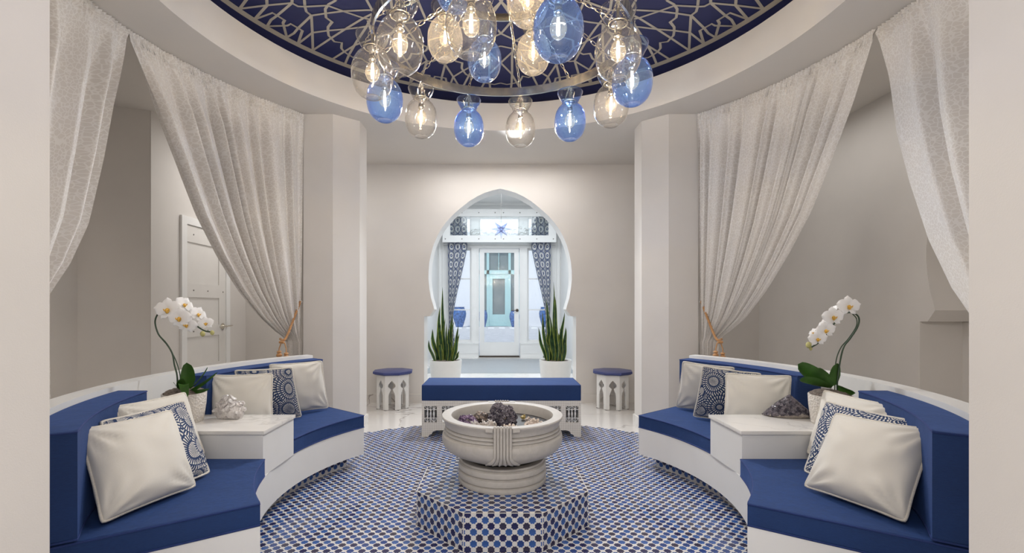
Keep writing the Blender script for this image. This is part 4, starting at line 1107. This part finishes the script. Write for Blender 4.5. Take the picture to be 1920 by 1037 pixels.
# ================================================================ CHANDELIER
ch = thing('chandelier', 'ring chandelier hung with clear, blue and smoky blown-glass globes', 'chandelier', (0, 0, 2.62))
TILT = .055 / .712        # the frame hangs a little low on the near side
def ring_band(R, z0, z1, th, name, n=96):
    bm = B(); lathe(bm, [(R, z0), (R, z1), (R - th, z1), (R - th, z0)], n, close=True); bmesh.ops.recalc_face_normals(bm, faces=bm.faces)
    o = obj(name, bm, M['chrome'], ch, 30); o.rotation_euler = (math.atan(TILT), 0, 0); return o
ring_band(.718, 0, .056, .012, 'outer_ring'); ring_band(.335, .32, .365, .010, 'inner_ring')
bm = B(); lathe(bm, [(0, .90), (.10, .90), (.10, .885), (.03, .86), (.02, .52), (.045, .50), (.045, .46), (.02, .44), (0, .44)], 24); obj('canopy', bm, M['brassy'], ch)
def chain(bm, a, b_, L=.036, w=.0075, r=.0019):
    a, b_ = Vector(a), Vector(b_); d = b_ - a; n = max(1, round(d.length / (L * .8))); dn = d.normalized(); u = dn.orthogonal().normalized(); v = dn.cross(u)
    for k in range(n):
        c = a + d * ((k + .5) / n); s1 = u if k % 2 else v
        pts = [c + dn * (L / 2 - w) * (1 if math.cos(t_) > 0 else -1) * (1 if abs(math.cos(t_)) > .01 else 0) + dn * w * math.cos(t_) + s1 * w * math.sin(t_) for t_ in [2 * PI * (i + .5) / 10 for i in range(10)]]
        tube(bm, pts, r, 5, closed=True)
GP = [(.044, -.1275), (.040, -.1235), (.0, -.120)]
def globe(kind, name_label):
    """a blown-glass vase lamp, origin at the body centre"""
    prof = [(.0, -.119), (.030, -.120), (.038, -.124), (.043, -.1275), (.047, -.1255), (.062, -.117), (.082, -.098), (.097, -.070), (.1055, -.035), (.1075, .0), (.104, .032), (.095, .062), (.080, .088), (.063, .105), (.055, .114), (.053, .120), (.055, .127), (.064, .145), (.076, .165), (.0835, .183), (.086, .194), (.0855, .199), (.082, .201), (.080, .197)]
    bm = B(); lathe(bm, prof, 40); g = bpy.data.meshes.new('glass_shade'); bm.to_mesh(g); bm.free(); g.materials.append(M[kind]); g.shade_smooth()
    return g
gm = {k: globe(k, '') for k in ('gclear', 'gblue', 'gsmoke')}
bm = B(); lathe(bm, [(0, .20), (.008, .20), (.008, .135), (.03, .132), (.03, .125), (.017, .12), (.017, .075), (.020, .072), (.020, .062), (.013, .06), (0, .06)], 20)
socket_me = bpy.data.meshes.new('socket'); bm.to_mesh(socket_me); bm.free(); socket_me.materials.append(M['chrome']); socket_me.shade_smooth()
bm = B(); lathe(bm, [(.011, .061), (.016, .05), (.028, .035), (.036, .012), (.036, -.008), (.028, -.03), (.014, -.042), (0, -.045)], 24)
bulb_me = bpy.data.meshes.new('bulb'); bm.to_mesh(bulb_me); bm.free(); bulb_me.materials.append(M['gbulb']); bulb_me.shade_smooth()
bm = B()
for k in range(4):
    a = k * PI / 2; tube(bm, [(.003 * math.cos(a), .003 * math.sin(a), .045), (.0065 * math.cos(a), .0065 * math.sin(a), .0), (.005 * math.cos(a), .005 * math.sin(a), -.028)], .0019, 5)
fil_me = bpy.data.meshes.new('filament'); bm.to_mesh(fil_me); bm.free(); fil_me.materials.append(M['filament'])
bm = B()
for k in range(3):
    a = k * 2 * PI / 3; chain(bm, (.0, 0, .245), (.042 * math.cos(a), .042 * math.sin(a), .135), .022, .005, .0014)
lathe(bm, [(.040, .133), (.046, .133), (.046, .128), (.040, .128)], 24, close=True)
hang_me = bpy.data.meshes.new('hanger'); bm.to_mesh(hang_me); bm.free(); hang_me.materials.append(M['brassy']); hang_me.shade_smooth()
def lamp(kind, x, y, z, topz):
    g = bpy.data.objects.new('globe_shade', gm[kind]); C.objects.link(g); g.parent = ch; g.location = (x, y, z); g.rotation_euler = (0, 0, random.random() * 6)
    g['label'] = {'gclear': 'clear glass globe', 'gblue': 'blue glass globe', 'gsmoke': 'smoky amber glass globe'}[kind]
    for nm, me in (('socket', socket_me), ('bulb', bulb_me), ('filament', fil_me), ('hanger', hang_me)):
        o = bpy.data.objects.new(nm, me); C.objects.link(o); o.parent = g
    bm = B(); chain(bm, (0, 0, .245), (0, 0, topz - z), .03, .006, .0017); me = bpy.data.meshes.new('chain'); bm.to_mesh(me); bm.free(); me.materials.append(M['brassy'])
    if topz - z > .27:
        o = bpy.data.objects.new('drop_chain', me); C.objects.link(o); o.parent = g
    l = bpy.data.lights.new('bulb_light', 'POINT'); l.energy = 9.5; l.color = (1, .87, .73); l.shadow_soft_size = .008
    o = bpy.data.objects.new('bulb_light', l); C.objects.link(o); o.location = (x, y, 2.62 + z - .01)
CL = ['gclear', 'gblue', 'gclear', 'gblue', 'gclear', 'gblue', 'gclear', 'gclear', 'gclear', 'gblue', 'gclear', 'gblue']
for k in range(12):
    a = math.radians(11 + 30 * k); x, y = .712 * math.sin(a), .712 * math.cos(a)
    lamp(CL[k], x, y, -.235 + TILT * y, .0 + TILT * y)
    bm = B(); chain(bm, (x, y, .05 + TILT * y), (.03 * math.sin(a), .03 * math.cos(a), .48), .04, .008, .002); obj('chain', bm, M['brassy'], ch, 60)
for dg, r, kd in ((-62, .39, 'gsmoke'), (-20, .32, 'gblue'), (31, .39, 'gsmoke'), (150, .26, 'gsmoke'), (226, .34, 'gblue')):
    a = math.radians(dg); x, y = r * math.sin(a), r * math.cos(a)
    lamp(kd, x, y, {-62: .125, -20: .06, 31: .12, 150: .09, 226: .16}[dg] + .04, .33)
for k in range(3):
    a = math.radians(30 + 120 * k); bm = B(); chain(bm, (.33 * math.sin(a), .33 * math.cos(a), .365), (.03 * math.sin(a), .03 * math.cos(a), .50), .04, .008, .002); obj('chain', bm, M['brassy'], ch, 60)
# ================================================================ ORCHIDS
def leaf(bm, base, tip, width, side, droop=.0, mi=0, n=10, fold=.25, tipw=.5):
    base, tip = Vector(base), Vector(tip); side = Vector(side).normalized(); d = tip - base
    nrm = d.cross(side).normalized(); rows = []
    for i in range(n + 1):
        q = i / n; c = base.lerp(tip, q) + nrm * droop * math.sin(q * PI) * d.length
        w_ = width / 2 * (.35 + .65 * min(1, q * 2.6) ** .8) * max(0, 1 - q ** 3.4) ** .55
        w_ = max(w_, .001)
        rows.append([bm.verts.new(c - side * w_ + nrm * fold * w_), bm.verts.new(c - side * w_ * .5 + nrm * fold * w_ * .35), bm.verts.new(c), bm.verts.new(c + side * w_ * .5 + nrm * fold * w_ * .35), bm.verts.new(c + side * w_ + nrm * fold * w_)])
    for a, b_ in zip(rows, rows[1:]):
        for k in range(4): bm.faces.new((a[k], a[k + 1], b_[k + 1], b_[k])).material_index = mi
    r = bmesh.ops.solidify(bm, geom=bm.faces[:], thickness=.0015)
def flower_obj(parent, c, size, face, roll=0):
    """moth orchid bloom: three sepals, two broad petals, lip"""
    f = Vector(face).normalized(); up = Vector((0, 0, 1)); rt = up.cross(f).normalized(); u2 = f.cross(rt)
    Rm = Matrix((rt, u2, f)).transposed().to_4x4()
    bm = B()
    def petal(ang_, L, Wd, lift):
        ca, sa = math.cos(ang_), math.sin(ang_); n = 8; rows = []
        for i in range(n + 1):
            q = i / n; w_ = Wd / 2 * (.25 + .75 * min(1, q * 1.7) ** .7) * max(.02, 1 - q ** 3.2) ** .5
            row = []
            for k in range(7):
                v = (k - 3) / 3; x = L * q * (1 - .08 * v * v * q); y = v * w_
                z = lift + .10 * L * math.sin(q * PI * .8) - .15 * L * q * q * abs(v) - .02 * L * (1 - v * v)
                row.append(bm.verts.new((x * ca - y * sa, x * sa + y * ca, z)))
            rows.append(row)
        for a, b_ in zip(rows, rows[1:]):
            for k in range(6): bm.faces.new((a[k], a[k + 1], b_[k + 1], b_[k]))
    s = size / 2
    petal(PI / 2, s * .92, s * .80, -.002); petal(PI * 1.28, s * .88, s * .62, -.002); petal(-PI * .28, s * .88, s * .62, -.002)
    petal(PI * .06, s, s * 1.12, .002); petal(PI * .94, s, s * 1.12, .002)
    bmesh.ops.rotate(bm, verts=bm.verts, matrix=Matrix.Rotation(roll, 3, 'Z'))
    o = obj('flower', bm, M['petal'], parent, 60); o.matrix_basis = Matrix.Translation(c) @ Rm
    bm = B(); 
    bmesh.ops.create_icosphere(bm, subdivisions=2, radius=1)
    for v in bm.verts: v.co = Vector((v.co.x * .14 * s, v.co.y * .22 * s - .12 * s, v.co.z * .13 * s + .12 * s))
    for sg in (-1, 1):
        tube(bm, [(0, -.10 * s, .12 * s), (sg * .16 * s, -.10 * s, .20 * s), (sg * .20 * s, .02 * s, .26 * s)], [.07 * s, .06 * s, .03 * s], 6)
    l = obj('lip', bm, M['lip'], o, 60)
def orchid(label, x, y, D, leaves, stem, stem2, flowers, buds, pot_r, sgn):
    z0 = .5172; o_ = Vector((x, y, z0)); t = thing('potted_orchid', label, 'plant', o_)
    bm = B(); lathe(bm, [(0, 0), (pot_r * .82, 0), (pot_r * .86, .006), (pot_r * .97, .10), (pot_r, .158), (pot_r * .99, .162), (pot_r * .90, .160), (pot_r * .88, .14), (0, .14)], 40)
    obj('pot', bm, M['textpot'], t, 50)['label'] = 'white textured ceramic pot'
    bm = B(); bmesh.ops.create_icosphere(bm, subdivisions=4, radius=1)
    for v in bm.verts:
        n_ = noise.noise(v.co * 5) * .25 + noise.noise(v.co * 14) * .18
        v.co = Vector((v.co.x * pot_r * .93, v.co.y * pot_r * .93, v.co.z * .03 + .158 + n_ * .03))
    obj('moss', bm, M['soil'], t, 60)['kind'] = 'stuff'
    L_ = lambda px, py, dd=0: WD(px, py, D + dd) - o_
    for (bx, by), (tx, ty), w_, side, dr, dd in leaves:
        bm = B(); leaf(bm, L_(bx, by), L_(tx, ty, dd), w_, side, dr); obj('leaf', bm, M['leaf'], t, 60)
    bm = B(); tube(bm, smooth_path([L_(a, b_, q) for a, b_, q in stem], 6), .0042, 7); obj('stem', bm, M['stem'], t, 60)
    bm = B(); tube(bm, smooth_path([L_(a, b_, q) for a, b_, q in stem2], 6), .0028, 7); obj('stake', bm, M['stem'], t, 60)
    for a, b_, wpx, face, dd, roll in flowers:
        flower_obj(t, L_(a, b_, dd), wpx / FPX * D * 1.04, face, roll)
    for a, b_, r in buds:
        bm = B(); bmesh.ops.create_icosphere(bm, subdivisions=2, radius=1); c = L_(a, b_, -.02)
        for v in bm.verts: v.co = Vector((v.co.x * r, v.co.y * r, v.co.z * r * 1.25)) + c
        obj('bud', bm, M['bud'], t, 60)
tq = NT('textured_ceramic'); vo = tq.add('ShaderNodeTexVoronoi'); vo.inputs['Scale'].default_value = 90; tq.link(tq.co(), vo.inputs['Vector'])
tq.base((.66, .62, .57)); tq.set(Roughness=.5); tq.bump(vo.outputs['Distance'], .8, .006); M['textpot'] = tq.m
D0 = 2.60
orchid('white orchid in a textured pot on the left marble table', -1.775, -.04, D0,
  [((348, 735), (350, 680), .088, (1, 0, 0), .02, -.02), ((350, 733), (389, 688), .045, (.7, -.3, .6), .05, .02), ((350, 735), (409, 697), .045, (.5, -.4, .7), .08, -.03), ((352, 733), (393, 729), .030, (.1, -.5, .8), .08, -.05), ((346, 733), (326, 717), .040, (-.3, -.4, .8), .1, -.05), ((346, 732), (349, 750), .062, (1, 0, 0), .35, -.13), ((345, 733), (336, 712), .05, (.6, .2, .5), .1, -.07)],
  [(333, 728, 0), (332, 704, 0), (327, 684, 0), (323, 663, 0), (312, 644, 0), (298, 628, 0), (291.5, 610, 0), (292, 597, 0), (300, 585, 0), (318, 578, .02), (338, 584, .02), (352, 596, .02), (366, 609, .02), (383, 620, 0), (398, 623, 0)],
  [(339, 728, .01), (337, 700, .01), (328, 672, .01), (314, 648, .01), (300, 631, .005), (292, 612, .003)],
  [(315, 580, 47, (.15, -1, .05), -.02, .1), (337, 596, 43, (.1, -1, -.05), -.045, 0), (350, 608, 37, (.2, -1, -.2), -.03, -.3), (345, 571, 34, (1, -.55, .25), .03, -.6), (371, 589, 32, (1, -.5, .1), .02, -.5), (386, 606, 27, (.45, -1, 0), -.01, .2)],
  [(380, 626, .013), (398, 624, .011)], .108, 1)
orchid('white orchid in a textured pot on the right marble table', 1.79, -.10, 2.55,
  [((1560, 724), (1496, 683), .088, (.35, -.25, .9), .07, -.02), ((1560, 726), (1499, 712), .05, (.1, -.4, .9), .08, -.06), ((1562, 724), (1531, 690), .062, (.75, -.2, .6), .05, .02), ((1566, 722), (1570, 681), .066, (1, 0, .15), .02, 0), ((1570, 724), (1604, 737), .052, (-.25, -.4, .9), .15, -.08)],
  [(1570, 735, 0), (1570, 717, 0), (1575, 679, 0), (1582, 651, 0), (1594, 635, 0), (1607, 615, 0), (1611, 600, 0), (1606, 590, 0), (1592, 586, 0), (1576, 591, .02), (1564, 607, .02), (1549, 627, .02), (1534, 643, 0), (1520, 652, 0)],
  [(1565, 735, .01), (1567, 681, .01), (1576, 653, .01), (1590, 636, .01), (1605, 613, .005), (1606, 598, .003), (1598, 588, .0)],
  [(1591, 574, 42, (-.1, -1, .1), -.02, 0), (1562, 594, 40, (-.1, -1, 0), -.03, .1), (1548, 619, 35, (-.15, -1, -.05), -.03, .2), (1533, 635, 33, (-.2, -1, -.1), -.03, .1), (1562, 583, 26, (-1, .1, .4), .03, .6), (1545, 608, 22, (-1, -.3, .2), .03, .5), (1526, 624, 20, (-1, -.3, .2), .03, .5)],
  [(1516, 647, .014), (1520, 654, .008)], .104, -1)
# ================================================================ SNAKE PLANTS
def snake(label, x, y, spec, seed):
    t = thing('potted_snake_plant', label, 'plant', (x, y, 0), 0, None)
    bm = B(); lathe(bm, [(0, 0), (.155, 0), (.175, .02), (.212, .18), (.228, .34), (.231, .405), (.229, .412), (.215, .410), (.210, .39), (0, .385)], 48); obj('pot', bm, M['pot'], t, 50)['label'] = 'round white pot'
    bm = B(); bmesh.ops.create_icosphere(bm, subdivisions=3, radius=1)
    for v in bm.verts: v.co = Vector((v.co.x * .208, v.co.y * .208, .388 + v.co.z * .018 + .012 * noise.noise(v.co * 8)))
    obj('soil', bm, M['soil'], t, 60)['kind'] = 'stuff'
    random.seed(seed)
    for (px, py, bx) in spec:      # tip pixel, base offset
        tip = WD(px, py, y - CY + random.uniform(-.08, .08)) - Vector((x, y, 0))
        base = Vector((bx, random.uniform(-.10, .08), .385)); n = 14
        h = tip.z - base.z; w0 = random.uniform(.045, .062) * (.75 if h < .25 else 1); a0 = random.uniform(-.5, .5); tw = random.uniform(-.9, .9)
        cv = random.uniform(-.03, .03)
        bm = B(); rows = []
        for i in range(n + 1):
            q = i / n; c = base.lerp(tip, q) + Vector((cv * math.sin(q * PI) + .006 * math.sin(q * 9 + seed), 0, 0)); a = a0 + tw * q; s = Vector((math.cos(a), math.sin(a), 0)); nn_ = Vector((-s.y, s.x, 0))
            w_ = w0 / 2 * (.62 + .38 * math.sin(PI * min(1, q * 1.3))) * (1 - max(0, (q - .72) / .28) ** 1.6) + .0006
            rows.append([bm.verts.new(c + s * w_ * v + nn_ * w_ * .35 * (v * v)) for v in (-1, -.72, 0, .72, 1)])
        for a, b_ in zip(rows, rows[1:]):
            for k in range(4): bm.faces.new((a[k], a[k + 1], b_[k + 1], b_[k])).material_index = 1 if k in (0, 3) else 0
        bmesh.ops.solidify(bm, geom=bm.faces[:], thickness=.003)
        obj('leaf', bm, [M['snake'], M['snakeedge']], t, 60)
def sp(ox, oy, s, pts): return [(ox + a / s, oy + b_ / s, c) for a, b_, c in pts]
snake('snake plant in a white pot at the left of the arch', -.757 - .02, 4.05, sp(800, 530, 5.46, [(157, 45, -.07), (133, 240, -.03), (115, 355, -.05), (55, 475, -.10), (15, 590, -.13), (40, 565, -.12), (187, 360, -.01), (195, 420, .02), (262, 330, .05), (275, 400, .08), (330, 525, .10), (318, 440, .11), (325, 700, .11), (240, 590, .04), (215, 470, .03), (160, 560, -.04), (170, 650, -.02), (250, 480, .06), (140, 420, -.03), (100, 520, -.07), (285, 600, .08)]), 5)
snake('snake plant in a white pot at the right of the arch', .797, 4.05, sp(980, 520, 5.18, [(296, 40, -.02), (223, 215, -.07), (312, 185, .02), (188, 330, -.10), (405, 340, .08), (415, 485, .10), (405, 635, .11), (150, 487, -.12), (190, 490, -.11), (255, 360, -.04), (300, 440, .0), (355, 490, .05), (280, 450, -.02), (345, 540, .04), (270, 560, -.03), (385, 765, .10), (230, 640, -.08), (320, 640, .02), (360, 600, .06), (245, 480, -.06)]), 6)
# ================================================================ ENTRANCE CURTAINS AND STAR PENDANT
def print_curtain(label, s):
    t = thing('printed_curtain', label, 'curtain', (0, YD - .14, 0), 0, 'blue sunburst curtains by the entrance door')
    prof = [(3.30, .755, 1.20), (2.53, .745, 1.20), (2.0, .86, 1.19), (1.5, .98, 1.185), (1.15, 1.05, 1.18), (.92, 1.08, 1.17), (.6, 1.06, 1.18), (.02, .98, 1.20)]
    bm = B(); uvl = bm.loops.layers.uv.new('UVMap'); nu, nv = 60, 60; grid = []
    for j in range(nv + 1):
        z = lerp(3.30, .02, j / nv)
        for (z0, a0, b0), (z1, a1, b1) in zip(prof, prof[1:]):
            if z1 <= z <= z0: k = (z0 - z) / (z0 - z1); x0, x1 = lerp(a0, a1, k), lerp(b0, b1, k)
        row = []
        for i in range(nu + 1):
            u = i / nu; x = lerp(x0, x1, u); y = .035 * math.sin(u * 2 * PI * 4.5 + .4 * math.sin(z * 2)) * min(1, .5 + (x1 - x0))
            row.append(bm.verts.new((s * x, y, z)))
        grid.append(row)
    for j in range(nv):
        for i in range(nu):
            f = bm.faces.new((grid[j][i], grid[j][i + 1], grid[j + 1][i + 1], grid[j + 1][i]))
            for lp, (a, b_) in zip(f.loops, ((j, i), (j, i + 1), (j + 1, i + 1), (j + 1, i))): lp[uvl].uv = (b_ / nu * .62, a / nv * 1.45)
    obj('drape', bm, M['sunprint'], t, 80)
    return t
print_curtain('blue and white sunburst curtain, left of the entrance door', -1)
print_curtain('blue and white sunburst curtain, right of the entrance door', 1)
st = thing('star_pendant', 'blue glass many-pointed star pendant hanging before the entrance door', 'pendant lamp', (.035, 6.75, 2.74))
dirs = [(Vector(v).normalized(), L) for v, L in (((1, 0, 0), .20), ((-1, 0, 0), .20), ((0, 0, -1), .19), ((0, 0, 1), .19), ((0, 1, 0), .18), ((0, -1, 0), .18))] + [(Vector((a, b_, c)).normalized(), .19) for a in (-1, 1) for b_ in (-.6, .6) for c in (-1, 1)]
for d, L in dirs:
    u = d.orthogonal().normalized(); v = d.cross(u); bm = B(); b0 = [bm.verts.new(d * .035 + (u * math.cos(k * PI / 2) + v * math.sin(k * PI / 2)) * .045) for k in range(4)]; tp = bm.verts.new(d * L)
    for k in range(4): bm.faces.new((b0[k], b0[(k + 1) % 4], tp))
    o = obj('glass_point', bm, M['gstar'], st, None)
    bm = B()
    for k in range(4):
        q = d * .035 + (u * math.cos(k * PI / 2) + v * math.sin(k * PI / 2)) * .045; q2 = d * .035 + (u * math.cos((k + 1) * PI / 2) + v * math.sin((k + 1) * PI / 2)) * .045
        tube(bm, [q, d * L], .0015, 4); tube(bm, [q, q2], .0015, 4)
    obj('leading', bm, M['screw'], o)
bm = B(); tube(bm, [(0, 0, .19), (0, 0, .86)], .003, 6); obj('rod', bm, M['screw'], st)
